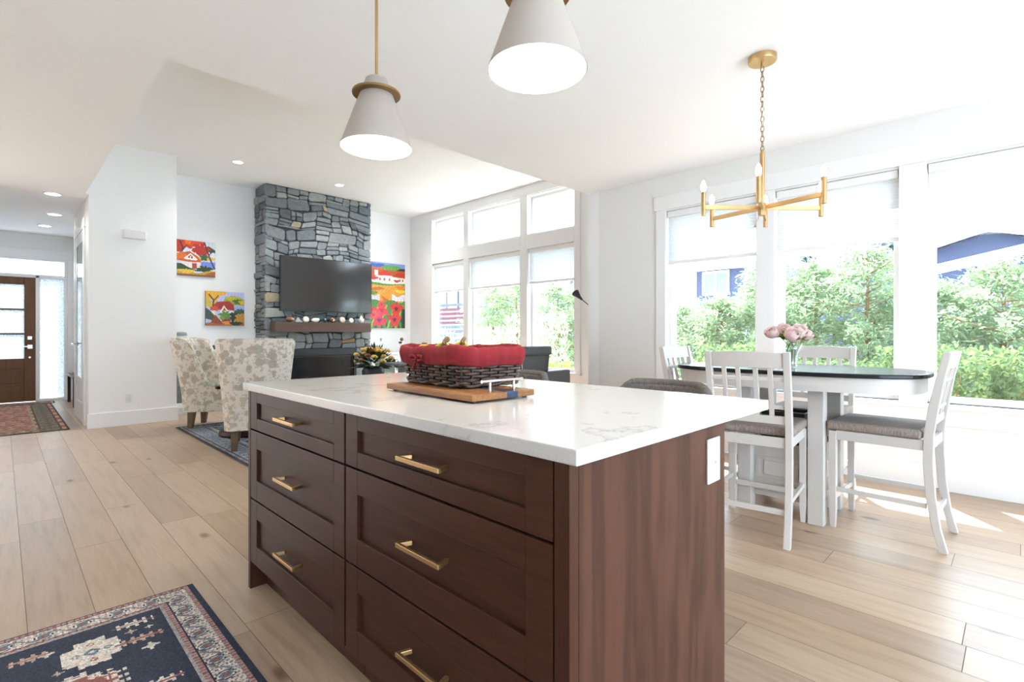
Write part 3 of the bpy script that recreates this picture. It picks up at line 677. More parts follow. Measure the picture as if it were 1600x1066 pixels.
def dining_chair(label, loc, rz):
    o = thing('dining_chair', label, 'chair', loc, rz, 'off-white dining chairs around the counter-height table')
    hw = .20; yf, yr = .225, -.215
    for s in (-1, 1):
        b = bm_(); p = .019
        vs = [(s*hw, yf, .0, .013), (s*hw, yf, .10, .018), (s*hw, yf, .565, .019)]
        rings = [[b.verts.new((x+dx*r, y+dy*r, z)) for dx, dy in ((-1, -1), (1, -1), (1, 1), (-1, 1))] for x, y, z, r in vs]
        for A, B in zip(rings, rings[1:]):
            for k in range(4): b.faces.new((A[k], A[(k+1) % 4], B[(k+1) % 4], B[k]))
        b.faces.new(rings[0][::-1]); b.faces.new(rings[-1]); obj('leg', b, 'chair', o, bev=.002)
        # sabre back post
        b = bm_(); prof = [(-.275, 0), (-.245, .12), (-.222, .28), (-.212, .45), (-.215, .60), (-.235, .75), (-.262, .90), (-.290, 1.035)]
        rings = []
        for y, z in prof:
            d = .021 if .2 < z < .8 else .018
            rings.append([b.verts.new((s*hw+dx*.017, y+dy*d, z)) for dx, dy in ((-1, -1), (1, -1), (1, 1), (-1, 1))])
        for A, B in zip(rings, rings[1:]):
            for k in range(4): b.faces.new((A[k], A[(k+1) % 4], B[(k+1) % 4], B[k]))
        b.faces.new(rings[0][::-1]); b.faces.new(rings[-1]); obj('back_post', b, 'chair', o, bev=.003)
    def yat(z): return float(np.interp(z, [.60, .75, .90, 1.035], [-.215, -.235, -.262, -.290]))
    b = bm_()
    for (x0, x1, y0, y1) in ((-.183, .183, yf-.012, yf+.012), (-.183, .183, yr-.010, yr+.012)): box(b, x0, x1, y0, y1, .515, .57)
    for s in (-1, 1): box(b, s*hw-.011, s*hw+.011, yr+.02, yf-.019, .515, .57)
    obj('seat_frame', b, 'chair', o, bev=.002)
    b = bm_(); rbox(b, -.222, .222, -.188, .255, .571, .622, .022, 4)
    for v in b.verts:
        if v.co.z > .60: v.co.z += .014*(1-(v.co.x/.24)**2)*(1-((v.co.y-.03)/.24)**2)
    obj('seat_cushion', b, 'tweed', o, smooth=True)
    # top rail, curved
    b = bm_()
    def rail(u, v):
        a = 2*PI*v; x = -.183+.366*u; crown = .006*(1-(2*u-1)**2); z = .992+.040*(1 if math.sin(a) > 0 else -1)+(crown if math.sin(a) > 0 else 0)
        return Vector((x, yat(z)-.012*(1-(2*u-1)**2)+.010*(1 if math.cos(a) > 0 else -1), z))
    def ring(u): return [Vector((-.183+.366*u, yat(z)-.014*(1-(2*u-1)**2)+dy, z+(.008*(1-(2*u-1)**2) if z > 1 else 0))) for dy, z in ((-.010, .948), (.010, .948), (.010, 1.030), (-.010, 1.030))]
    R_ = [[b.verts.new(p) for p in ring(i/12)] for i in range(13)]
    for A, B in zip(R_, R_[1:]):
        for k in range(4): b.faces.new((A[k], A[(k+1) % 4], B[(k+1) % 4], B[k]))
    b.faces.new(R_[0][::-1]); b.faces.new(R_[-1]); obj('top_rail', b, 'chair', o, bev=.003)
    for z, hgt in ((.885, .020), (.735, .020), (.665, .042)):
        b = bm_(); yy = yat(z); box(b, -.183, .183, yy-.009, yy+.009, z-hgt/2, z+hgt/2); obj('cross_rail' if hgt < .03 else 'lower_rail', b, 'chair', o, bev=.002)
    for x in (-.118, -.045, .045, .118):
        b = bm_(); z0, z1 = .685, .950
        prev = None
        for z in np.linspace(z0, z1, 5):
            y = yat(z); cur = [b.verts.new((x+dx*.012, y+dy*.007-.006*(z-z0)/(z1-z0), z)) for dx, dy in ((-1, -1), (1, -1), (1, 1), (-1, 1))]
            if prev:
                for k in range(4): b.faces.new((prev[k], prev[(k+1) % 4], cur[(k+1) % 4], cur[k]))
            else: b.faces.new(cur[::-1])
            prev = cur
        b.faces.new(prev); obj('slat', b, 'chair', o, bev=.002)
    for s in (-1, 1):
        b = bm_(); bar(b, (s*hw, -.205, .225), (s*hw, yf-.015, .225), .018, .026); obj('stretcher', b, 'chair', o, bev=.002)
    b = bm_(); bar(b, (-.184, yf, .175), (.184, yf, .175), .018, .03); obj('stretcher', b, 'chair', o, bev=.002)
    b = bm_(); bar(b, (-.184, -.235, .175), (.184, -.235, .175), .018, .03); obj('stretcher', b, 'chair', o, bev=.002)
    return o
c1 = dining_chair('off-white lattice-back chair with its back to the island, nearest the countertop', (3.165, 1.105, 0), facing(.993, .12))
again(c1, 'off-white chair with tweed seat seen side-on, standing alone right of the table', (3.645, .555, 0), facing(.03, 1))
again(c1, 'off-white chair at the far left end of the dining table by the first window', (3.66, 1.60, 0), facing(0, -1))
again(c1, 'off-white chair across the dining table with its back to the windows, behind the peonies', (4.10, 1.07, 0), facing(-1, 0))

# vase and peonies
vz = .9142
vs = thing('vase', 'fluted clear glass vase holding pink peonies on the dining table', 'vase', (3.56, 1.045, vz))
b = bm_(); n = 40
prof = [(.030, 0), (.034, .012), (.030, .03), (.036, .07), (.048, .11), (.064, .145)]
R_ = []
for r, z in prof+[(r-.004, z) for r, z in prof[::-1][:-1]]:
    R_.append([b.verts.new(((r+.002*math.cos(k*PI))*math.cos(2*PI*k/n), (r+.002*math.cos(k*PI))*math.sin(2*PI*k/n), max(z, .004))) for k in range(n)])
for A, B in zip(R_, R_[1:]):
    for k in range(n): b.faces.new((A[k], A[(k+1) % n], B[(k+1) % n], B[k]))
b.faces.new(R_[0]); b.faces.new(R_[-1]); obj('glass_body', b, 'vaseglass', vs, smooth=True)
def petal_bloom(b, c, r, tilt, n_out=26):
    c = Vector(c); rn = random.Random(int(c.x*1e4) ^ int(c.y*1e4))
    for L in range(3):
        rr = r*(.52, .80, 1.04)[L]; cnt = (5, 6, 7)[L]
        for k in range(cnt):
            a0 = 2*PI*(k/cnt)+L*.4+rn.uniform(-.1, .1); wid = 2*PI/cnt*1.12
            V = []; rj = rn.uniform(.90, 1.08)
            for i in range(6):
                row = []
                for j in range(6):
                    a = a0+(i/5-.5)*wid*(1, 1, 1, 1, .92, .62)[j]; e = -1.2+(1.2+(1.30, .90, .42)[L])*(j/5)
                    q = rr*(1+.05*math.sin(3*a+L)+(.10+.05*math.sin(i*2.6+k))*max(0, j-3)/2*(1 if L else .3))*rj; p = Vector((math.cos(a)*math.cos(e)*q, math.sin(a)*math.cos(e)*q, math.sin(e)*q*.92))
                    row.append(b.verts.new(c+tilt @ p))
                V.append(row)
            for i in range(5):
                for j in range(5): b.faces.new((V[i][j], V[i+1][j], V[i+1][j+1], V[i][j+1]))
    ball(b, c+tilt @ Vector((0, 0, r*.1)), r*.34)
rt = Vector((.7071, -.7071, 0)); dp = Vector((.7071, .7071, 0))
for i, (u, dd, zz, r, lb) in enumerate(((-.115, 0, .215, .043, 'pale pink peony at the left of the glass vase'), (-.025, -.07, .20, .047, 'open pink peony facing front in the middle of the vase'), (.055, -.005, .225, .048, 'large pink peony right of centre in the vase'), (.11, .03, .205, .044, 'pink peony at the right edge of the bouquet'), (.0, .075, .235, .044, 'pale whitish peony at the back of the bouquet'))):
    o = thing('peony', lb, 'flower', (3.56, 1.045, vz+.012)); p = rt*u+dp*dd+Vector((0, 0, zz))
    b = bm_(); petal_bloom(b, p, r, Matrix.Rotation(.95 if i == 1 else .75, 3, (rt*.8+dp*(.1 if i == 1 else 5*u)).normalized())); obj('bloom', b, 'peony', o, smooth=True)
    a = i*1.25; st = Vector((.018*math.cos(a), .018*math.sin(a), 0)); b = bm_(); tube(b, [st, st*1.4+Vector((0, 0, .10)), p*.6+Vector((0, 0, zz*.3)), p-Vector((0, 0, r*.7))], .0028, 6); obj('stem', b, 'stem', o)
    b = bm_(); rn = random.Random(i)
    for k in range(16):
        a = rn.uniform(0, 2*PI); L = rn.uniform(.05, .095); q = p*.5+Vector((0, 0, zz*.30+.012*(k % 3))); d = Vector((math.cos(a), math.sin(a), rn.uniform(-.15, .5))).normalized(); sd_ = d.cross(Vector((0, 0, 1))).normalized()*.024
        A, B_, D, E_ = (b.verts.new(q), b.verts.new(q+d*L*.5+sd_+Vector((0, 0, .006))), b.verts.new(q+d*L), b.verts.new(q+d*L*.5-sd_+Vector((0, 0, .006)))); b.faces.new((A, B_, D)); b.faces.new((A, D, E_))
    obj('leaves', b, 'fleaf', o)

# ------------------------------------------------------------------ bar stools at the island
def bar_stool(label, loc, rz):
    o = thing('bar_stool', label, 'stool', loc, rz)
    b = bm_(); rbox(b, -.20, .20, -.20, .19, .60, .67, .03, 4); obj('seat', b, 'velvet', o, smooth=True)
    def bk(side):
        def f(u, v):
            x = -.20+.40*u; e = abs(2*u-1); z = .60+.325*v-(.05*max(0, (e-.72)/.28)**2*v); y = -.215+.085*e**2.2-.05*v
            q = min(abs(math.sin(PI*(u*7+v*4.5))), abs(math.sin(PI*(u*7-v*4.5)))); q = min(1, q*3)
            return Vector((x, y+side*(.018+.010*q*(1-v**8)) if v < .999 and 0 < u < 1 else y+side*.004, z))
        return f
    b = bm_(); grid(b, bk(-1), 57, 33); grid(b, bk(1), 57, 33); bmesh.ops.remove_doubles(b, verts=b.verts, dist=.0005)
    rim = [bk(0)(u, 0) for u in np.linspace(0, 1, 2)]
    tube(b, [bk(0)(0, v)+Vector((.004, 0, 0)) for v in np.linspace(0, .97, 10)]+[bk(0)(u, .985) for u in np.linspace(.02, .98, 24)]+[bk(0)(1, v)+Vector((-.004, 0, 0)) for v in np.linspace(.97, 0, 10)], .019, 8)
    obj('backrest', b, 'velvet', o, smooth=True)
    for sx in (-1, 1):
        for sy in (-1, 1):
            b = bm_(); tube(b, [(sx*.205, sy*.20, 0), (sx*.165, sy*.16, .61)], [.011, .016], 10); obj('leg', b, 'legw', o, smooth='auto')
    b = bm_(); tube(b, [(-.19, -.185, .2), (.19, -.185, .2), (.19, .185, .2), (-.19, .185, .2)], .008, 8, True); obj('footrest', b, 'dark', o)
    return o
s1 = bar_stool('grey quilted low-back stool tucked under the island, nearest the dining table', (1.735, 1.045, 0), facing(-1, 0))
again(s1, 'grey quilted low-back stool tucked under the island, behind the basket', (1.735, 1.875, 0), facing(-1, 0))
o = thing('counter_stool', 'backless stool whose slim grey leg shows past the far corner of the island', 'stool', (1.13, 2.70, 0))
b = bm_(); rbox(b, -.15, .15, -.14, .14, .60, .65, .02, 3); obj('seat', b, 'velvet', o, smooth=True)
for sx in (-1, 1):
    for sy in (-1, 1):
        b = bm_(); tube(b, [(sx*.185, sy*.15, 0), (sx*.13, sy*.11, .605)], [.011, .015], 10); obj('leg', b, 'legw', o, smooth='auto')

# ------------------------------------------------------------------ rugs (woven knots: one face per knot)
def knot_rug(name, label, x0, x1, y0, y1, cell, img, th=.008):
    # img: array [ny, nx, 3] sRGB
    ny, nx = img.shape[:2]
    xs = np.linspace(0, x1-x0, nx+1); ys = np.linspace(0, y1-y0, ny+1)
    X, Y = np.meshgrid(xs, ys); vt = np.stack([X.ravel(), Y.ravel(), np.full(X.size, th)], 1)
    i = np.arange(ny)[:, None]*(nx+1)+np.arange(nx)[None, :]; f = np.stack([i, i+1, i+nx+2, i+nx+1], -1).reshape(-1, 4)
    me = bpy.data.meshes.new('pile'); me.from_pydata(vt.tolist(), [], f.tolist())
    a = me.attributes.new('col', 'FLOAT_COLOR', 'CORNER'); lin = np.where(img <= .04045, img/12.92, ((img+.055)/1.055)**2.4).reshape(-1, 3)
    rgba = np.ones((lin.shape[0], 4, 4), np.float32); rgba[:, :, :3] = lin[:, None, :]; a.data.foreach_set('color', rgba.ravel()); me.materials.append(M['pile'])
    r = thing(name, label, 'rug', (x0, y0, 0)); p = bpy.data.objects.new('pile', me); C.objects.link(p); p.parent = r
    obj('backing', bx(0, x1-x0, 0, y1-y0, .0005, th-.0008), 'dark', r)
    return r
def H(s): return np.array([int(s[i:i+2], 16)/255 for i in (0, 2, 4)])
def carpet(nx, ny, cell, edge_r, edge_t, border, pal, seed, motif=True):
    rn = np.random.RandomState(seed); W, L = nx*cell, ny*cell
    xx, yy = np.meshgrid((np.arange(nx)+.5)*cell, (np.arange(ny)+.5)*cell)
    dx = np.minimum(xx, W-xx)-edge_r; dy = np.minimum(yy, L-yy)-edge_t; d = np.minimum(dx, dy)
    along = np.where(dx < dy, yy, xx); img = np.zeros((ny, nx, 3)); img[:] = pal['field']
    # field motifs
    if motif:
        cx = W/2
        def oct_(px, py, a, c, col, cols):
            qx, qy = np.abs(xx-px)/a, np.abs(yy-py)/c
            wig = .06*np.sign(np.sin(yy*180))+.06*np.sign(np.sin(xx*180))
            m = (np.maximum(np.maximum(qx, qy), (qx+qy)*.72)+wig < 1); img[m] = col
            for sx, sy, r, cc in ((0, 0, .30, cols[0]), (.55, 0, .18, cols[1]), (-.55, 0, .18, cols[1]), (0, .62, .17, cols[2]), (0, -.62, .17, cols[2])):
                m = (np.abs(xx-px-sx*a)/a+np.abs(yy-py-sy*c)/c < r); img[m] = cc
                m = (np.abs(xx-px-sx*a)/a+np.abs(yy-py-sy*c)/c < r*.45); img[m] = col
        def fern(px, py, L_, col, hor=True):
            u = (xx-px) if hor else (yy-py); v = (yy-py) if hor else (xx-px)
            m = (np.abs(u) < L_) & (np.abs(v) < .014*(1-np.abs(u)/L_)+.016*(np.sin(u*230) > .2)*(np.abs(u) < L_*.9)); img[m] = col
            m = (np.abs(u) < L_) & (np.abs(v) < .004); img[m] = pal['rust']
        def star(px, py, r, col):
            m = (np.abs(xx-px)+np.abs(yy-py) < r) | ((np.abs(xx-px) < r*.25) & (np.abs(yy-py) < r*1.4)) | ((np.abs(yy-py) < r*.25) & (np.abs(xx-px) < r*1.4)); img[m] = col
        k = 0; py = L-edge_t-border-.19
        while py > .2:
            for sx in (-1, 1):
                oct_(cx+sx*.225, py, .082, .092, pal['cream'], (pal['teal'], pal['grey'], pal['rust']))
                fern(cx+sx*.36, py+.115, .07, pal['cream']); fern(cx+sx*.36, py-.02, .075, pal['tan']); star(cx+sx*.345, py+.055, .014, pal['tan']); star(cx+sx*.11, py+.09, .017, pal['cream'])
                star(cx+sx*.40, py+.05, .010, pal['cream']); star(cx+sx*.13, py-.07, .012, pal['tan']); star(cx+sx*.38, py-.10, .02, pal['cream'])
                fern(cx+sx*.07, py+.10, .06, pal['tan'])
            oct_(cx+.13, py-.235, .15, .105, pal['cream'], (pal['rust'],)*3); oct_(cx+.13, py-.235, .125, .085, pal['rust'], (pal['teal'], pal['cream'], pal['cream']))
            oct_(cx-.13, py-.235, .125, .085, pal['rust'], (pal['teal'], pal['cream'], pal['cream']))
            py -= .47
    else:
        m = (np.sin(xx*31+2*np.sin(yy*17))*np.sin(yy*27+2*np.sin(xx*13)) > .25); img[m] = pal['cream']
        m = (np.sin(xx*44+yy*21+1)*np.sin(yy*52-xx*15) > .5); img[m] = pal['rust']
        m = (np.sin(xx*61-yy*35)*np.sin(yy*70+xx*22) > .62); img[m] = pal['teal']
    # borders
    bm1 = (d < border); img[bm1] = pal['cream']
    s = along*1.0
    vine = np.abs((d-border*.52)-border*.17*np.sin(s*2*PI/.11)) < border*.06
    ros = (((s % .11)-.055)**2/(.026**2)+((d-border*.52)/(border*.26))**2); rosr = (ros < 1)
    m = bm1 & vine; img[m] = pal['grey']
    m = bm1 & rosr & (ros > .72); img[m] = pal['dark']
    m = bm1 & (ros < .45); img[m] = pal['teal']
    m = bm1 & (ros < .14); img[m] = pal['rust']
    q = np.sin(s*170)*np.sin(d*210+np.sin(s*60)*2); m = bm1 & ~rosr & (q > .55); img[m] = pal['grey']
    m = bm1 & ~rosr & (q < -.72); img[m] = pal['rust']
    for a, c, col in ((.0, .13, 'mauve'), (.13, .16, 'dark'), (.80, .86, 'dark'), (.86, .97, 'mauve'), (.97, 1.06, 'greyl')):
        m = (d >= a*border) & (d < c*border); img[m] = pal[col]
        if col == 'mauve': m = m & (np.sin(s*330) > .3); img[m] = pal['rust']
    img[d < 0] = pal['edge']
    return np.clip(img*(1+rn.uniform(-.16, .16, (ny, nx, 1)))+rn.uniform(-.02, .02, (ny, nx, 1)), 0, 1)
navy = dict(field=H('2a3142'), cream=H('cfc5ba'), tan=H('b39d8d'), rust=H('8f5a50'), teal=H('5f7480'), grey=H('7d7f84'), greyl=H('a39c98'), mauve=H('a88b88'), dark=H('2a2c38'), edge=H('262c3c'))
cell = .0055; W_, L_ = 1.214, 2.6
knot_rug('runner_rug', 'navy patterned rug with cream floral border on the kitchen floor beside the island', -.607, -.607+W_, .04, .04+L_, cell, carpet(int(W_/cell), int(L_/cell), cell, .022, .008, .118, navy, 1))
redp = dict(field=H('a5685c'), cream=H('b49a7c'), tan=H('b39d8d'), rust=H('8a4a40'), teal=H('6b6a60'), grey=H('77705f'), greyl=H('9a8c78'), mauve=H('b09070'), dark=H('4a4238'), edge=H('3a3430'))
im = carpet(75, 160, .02, .03, .03, .26, redp, 2, False)
d_ = (np.minimum(np.arange(75), 74-np.arange(75))*.02)[None, :].repeat(160, 0); sel = (d_ < .26) & (d_ > .06); im[sel] = im[sel]*.5+H('4c4a40')*.5
knot_rug('hall_rug', 'faded red patterned rug with dark border in the entrance hall', -.93, .57, 7.95, 11.15, .02, im)
knot_rug('doormat', 'small grey-brown mat lying at the front door', -.5, .62, 11.2, 11.5, .02, carpet(56, 15, .02, .02, .02, .06, redp, 4, False), .007)
lp = dict(navy); lp.update(field=H('3a4152'), cream=H('8d929c'), rust=H('57566a'), teal=H('6c7c90'), mauve=H('9c9290'), greyl=H('b0a8a4'), edge=H('2c2a32'))
knot_rug('area_rug', 'dark blue-grey patterned rug under the wing chairs', 1.478, 3.878, 4.15, 7.18, .014, carpet(171, 216, .014, .028, .028, .26, lp, 5, False))

# ------------------------------------------------------------------ wing chairs and glass table
def wing_chair(label, loc, rz):
    o = thing('wing_chair', label, 'armchair', loc, rz)
    # plan path: from left arm front round the back to right arm front; local +Y is forward
    def plan(s):
        e = abs(s)
        if e < .34: x = .18*(e/.34); y = -.285
        elif e < .52: a = (e-.34)/.18*PI/2; x = .18+.06*math.sin(a); y = -.285+.065*(1-math.cos(a))
        else: f = (e-.52)/.48; x = .24-.0*f; y = -.22+.52*f
        return math.copysign(x, s), y
    def nrm(s):
        a = plan(s-.004); c = plan(s+.004); t = Vector((c[0]-a[0], c[1]-a[1])); t.normalize(); return Vector((t.y, -t.x))  # outward
    def top(s):
        x, y = plan(s); f = y+.285; base = 1.075-.008*abs(x)/.3
        if f < .10: return base - 4*max(0, f-.015)**2
        g = min(1, max(0, (f-.10)/.20)); g = g*g*(3-2*g); return (base-.029)*(1-g)+(.54)*g - .02*max(0, f-.35)
    def flare(s, z):
        g = max(0, (z-.2)/.87); x, y = plan(s); bk_ = max(0, 1-(y+.285)/.3)
        return .085*g**1.3*(0.6+.4*bk_)
    def pt(s, z, off):
        x, y = plan(s); n = nrm(s); q = off+flare(s, z)
        return Vector((x+n.x*q, y+n.y*q-.06*max(0, (z-.45)/.6), z))
    NSg = 72
    def cross(s):
        tz = top(s); P = []
        for k in range(9): P.append(pt(s, .20+(tz-.03-.20)*k/8, .035))
        for k in range(1, 6): a = PI*k/6; P.append(pt(s, tz-.03+.03*math.sin(a), .035*math.cos(a)))
        for k in range(8): P.append(pt(s, tz-.03-(tz-.03-.30)*k/7, -.035))
        return P
    b = bm_(); R_ = [[b.verts.new(p) for p in cross(-1+2*i/NSg)] for i in range(NSg+1)]; n = len(R_[0])
    for A, B in zip(R_, R_[1:]):
        for k in range(n): b.faces.new((A[k], A[(k+1) % n], B[(k+1) % n], B[k]))
    b.faces.new(R_[0][::-1]); b.faces.new(R_[-1]); obj('wing_back', b, 'wing', o, smooth='auto')
    b = bm_(); tube(b, [pt(-1+2*i/60, top(-1+2*i/60)+.001, .012) for i in range(61)], .006, 6); obj('piping', b, 'wing', o, smooth=True)
    b = bm_(); rbox(b, -.235, .235, -.25, .30, .20, .36, .02, 3); obj('seat_base', b, 'wing', o, smooth='auto')
    b = bm_(); rbox(b, -.197, .197, -.22, .32, .362, .49, .04, 4); obj('seat_cushion', b, 'wing', o, smooth='auto')
    for sx in (-1, 1):
        for sy in (-1, 1):
            b = bm_(); bx_, by_ = sx*.18, sy*.225; ox, oy = sx*.02, sy*.03
            A = [b.verts.new((bx_+ox*.5+dx*.026, by_+oy*.5+dy*.026, 0)) for dx, dy in ((-1, -1), (1, -1), (1, 1), (-1, 1))]; B = [b.verts.new((bx_+dx*.038, by_+dy*.038, .215)) for dx, dy in ((-1, -1), (1, -1), (1, 1), (-1, 1))]
            for k in range(4): b.faces.new((A[k], A[(k+1) % 4], B[(k+1) % 4], B[k]))
            b.faces.new(A[::-1]); b.faces.new(B); obj('leg', b, 'legw', o, bev=.003)
    return o
RZ = .008
wc = wing_chair('floral wing chair with its back to the camera, close to the island corner', (1.835, 5.50, RZ), facing(.34, .94))
again(wc, 'floral wing chair seen from the side by the white hall wall, farther from the island', (1.895, 7.02, RZ), facing(.82, -.57))
gt = thing('glass_table', 'round glass-topped table with dark pedestal between the wing chairs', 'table', (1.92, 6.17, RZ))
b = bm_(); lathe(b, [(.425, .573), (.43, .579), (.425, .585)], seg=64); obj('glass_top', b, 'tglass', gt, smooth='auto')
b = bm_()
for a in (0, PI/2): bar(b, (-.28*math.cos(a), -.28*math.sin(a), .5475), (.28*math.cos(a), .28*math.sin(a), .5475), .07, .05)
obj('top_support', b, 'darkw', gt, bev=.005)
b = bm_(); lathe(b, [(.24, 0), (.25, .02), (.24, .055), (.16, .07), (.09, .10), (.07, .3), (.10, .5), (.12, .525)], seg=40); obj('pedestal', b, 'darkw', gt, smooth='auto')

# ------------------------------------------------------------------ fireplace
FX0, FX1, FY = 2.85, 4.648, 8.19
fp = thing('fireplace', 'floor-to-ceiling grey stone fireplace breast with black gas insert', 'fireplace', ((FX0+FX1)/2, YK, 0))
fo = Vector(fp.location)
OX0, OX1, OZ = 3.17, 4.36, .885
b = bm_(); D = .05
box(b, FX0+.03-fo.x, FX1-.03-fo.x, FY+.035-fo.y, -.0, OZ, ZL); box(b, FX0+.03-fo.x, OX0-fo.x, FY+.035-fo.y, 0, 0, OZ); box(b, OX1-fo.x, FX1-.03-fo.x, FY+.035-fo.y, 0, 0, OZ)
obj('mortar_core', b, 'mortar', fp)
rs = random.Random(11)
def warp(x, z):
    kx = min(1, max(0, (x-FX0-.02)/.25), max(0, (FX1-.02-x)/.25)); kz = min(1, max(0, abs(z-OZ)-.02)/.18, max(0, ZL-.02-z)/.18) if z > OZ-.02 else .25
    dz = .030*math.sin(4.1*x+1.3*z+.6)+.018*math.sin(9.7*x-2.9*z)+.008*math.sin(23*x+5*z); dx = .030*math.sin(6.3*z+2.2*x)+.016*math.sin(15*z-4*x+1)
    return x+dx*kx*kz, z+dz*kz
def split(r, out):
    x0, x1, z0, z1 = r; w_, h_ = x1-x0, z1-z0
    if h_ > .34 and w_ > .25:
        c = z0+h_*rs.uniform(.36, .64); split((x0, x1, z0, c), out); split((x0, x1, c, z1), out); return
    if w_ > .52:
        c = x0+w_*rs.uniform(.3, .7); split((x0, c, z0, z1), out); split((c, x1, z0, z1), out); return
    mh = rs.choice((.075, .12, .15, .10, .17)); mw = mh*rs.uniform(1.5, 3.4)
    if w_ > mw*1.25 and w_ > h_*1.25:
        c = x0+w_*rs.uniform(.28, .72); split((x0, c, z0, z1), out); split((c, x1, z0, z1), out)
    elif h_ > mh*1.2:
        c = z0+h_*rs.uniform(.26, .74); split((x0, x1, z0, c), out); split((x0, x1, c, z1), out)
    else: out.append(r)
def stones(b, rects, place):
    for r in rects:
        out = []; split(r, out)
        for x0, x1, z0, z1 in out:
            g = .0042; x0 += g; x1 -= g; z0 += g; z1 -= g; w_, h_ = x1-x0, z1-z0
            if w_ < .012 or h_ < .012: continue
            ch_ = min(w_, h_)*.30; P = []
            for (cx_, cz_, sx, sz) in ((x0, z0, 1, 1), (x1, z0, -1, 1), (x1, z1, -1, -1), (x0, z1, 1, -1)):
                j = lambda: rs.uniform(.15, 1)*ch_
                e1 = (cx_+sx*j(), cz_+rs.uniform(-.003, .006)*sz); e2 = (cx_+rs.uniform(-.003, .006)*sx, cz_+sz*j())
                P += [e2, e1] if (sx*sz > 0) else [e1, e2]
            prot = rs.uniform(.006, .034); cxm, czm = (x0+x1)/2, (z0+z1)/2
            rings = []
            for t_, dpt in ((1.0, -.03), (1.0, prot*.55), (.97, prot*.9), (.86, prot+rs.uniform(0, .004))):
                ring = []
                for (px, pz) in P:
                    q = min(.014, .3*min(w_, h_))*(1-t_)/.14
                    ux = px-(math.copysign(min(q, abs(px-cxm)), px-cxm)); uz = pz-(math.copysign(min(q, abs(pz-czm)), pz-czm))
                    ring.append(b.verts.new(place(ux, uz, dpt+rs.uniform(-.001, .001))))
                rings.append(ring)
            for A, B in zip(rings, rings[1:]):
                for k in range(len(A)): b.faces.new((A[k], A[(k+1) % len(A)], B[(k+1) % len(A)], B[k]))
            b.faces.new(rings[-1])
b = bm_()
def fr(x, z, d):
    x, z = warp(x, z); return Vector((x-fo.x, FY+.03-d-fo.y, min(z, ZL-.003)))
stones(b, [(FX0, OX0, 0, OZ), (OX1, FX1, 0, OZ), (FX0, FX1, OZ, ZL-.005)], fr)
stones(b, [(FY+.012, YK-.005, 0, ZL-.005)], lambda y, z, d: Vector((FX0+.03-d-fo.x, y-fo.y, z)))
stones(b, [(FY+.012, YK-.005, 0, ZL-.005)], lambda y, z, d: Vector((FX1-.03+d-fo.x, y-fo.y, z)))
obj('stone_facing', b, 'stone', fp)
b = bm_(); y0 = FY-.012-fo.y; a, c = OX0-fo.x, OX1-fo.x
box(b, a, a+.045, y0, y0+.4, 0.0, OZ); box(b, c-.045, c, y0, y0+.4, 0.0, OZ); box(b, a+.045, c-.045, y0, y0+.4, OZ-.105, OZ); box(b, a+.045, c-.045, y0, y0+.4, 0, .16)
box(b, a+.045, c-.045, y0+.35, y0+.4, .16, OZ-.105)
ins = obj('firebox', b, 'firebox', fp, bev=.003)
obj('glass_front', bx(a+.075, c-.075, y0+.05, y0+.058, .18, OZ-.14), 'fireglass', ins)
b = bm_(); 
for q in ((a+.045, a+.075, .16, OZ-.105), (c-.075, c-.045, .16, OZ-.105), (a+.075, c-.075, OZ-.14, OZ-.105), (a+.075, c-.075, .16, .18)): box(b, q[0], q[1], y0+.035, y0+.06, q[2], q[3])
obj('inner_frame', b, 'black', ins)
MXa, MXb, MYf = 2.925, 4.525, 7.975
b = bm_(); rbox(b, MXa, MXb, MYf, FY+.02, 1.157, 1.312, .005); tag(obj('mantel', b, 'mantelw'), 'thick brown wood mantel beam on the stone fireplace', 'mantel')
o = thing('television', 'large flat black television mounted on the stone above the mantel', 'television', (3.835, FY-.02, 1.485))
b = bm_(); rbox(b, -.785, .785, -.05, -.005, 0, .87, .005); obj('casing', b, 'black', o)
obj('screen', bx(-.776, .776, -.0525, -.0498, .014, .861), 'screen', o)
obj('bezel_strip', bx(-.785, .785, -.0535, -.0497, 0, .012), 'firebox', o)
obj('wall_bracket', bx(-.25, .25, -.005, .03, .25, .6), 'black', o)
# things on the mantel
MZ = 1.3122; my = 8.06
def mant(name, label, cat, x): return thing(name, label, cat, (x, my, MZ))
def disc_shell(x, label, r, mat, cm='cream'):
    o = mant('shell', label, 'shell', x); b = bm_()
    m = Matrix.Translation((0, 0, r*.93)) @ Matrix.Rotation(math.radians(78), 4, 'X')
    lathe(b, [(0, .012), (r*.4, .016), (r*.8, .010), (r, 0), (r*.75, -.012), (r*.3, -.02), (0, -.022)], seg=28); bmesh.ops.transform(b, matrix=m, verts=b.verts)
    for v in b.verts: v.co.z = max(v.co.z, 0)
    obj('body', b, mat, o, smooth=True)
    b = bm_(); ball(b, (r*.3, -.012, r*1.0), r*.28, (1, .4, 1), 12); obj('hinge_knob', b, cm, o, smooth=True)
o = mant('shell', 'glossy dark brown rounded shell at the left end of the mantel', 'shell', 3.17); b = bm_(); ball(b, (0, 0, .042), .06, (1.1, .8, .7)); obj('body', b, 'shellb', o, smooth=True); b = bm_(); ball(b, (.03, -.03, .045), .028, (1, .7, .8)); obj('opening', b, 'pinkshell', o, smooth=True)
o = mant('ornament', 'low grey-tan ornament second from the left on the mantel', 'ornament', 3.30); b = bm_(); lathe(b, [(.075, 0), (.07, .012), (.03, .055), (0, .075)], seg=5); obj('body', b, 'grey', o, bev=.004); b = bm_(); bar(b, (.045, -.03, .004), (.015, -.03, .06), .008, .008); obj('stick', b, 'shellb', o)
disc_shell(3.425, 'round white shell disc standing third from the left on the mantel', .05, 'cream')
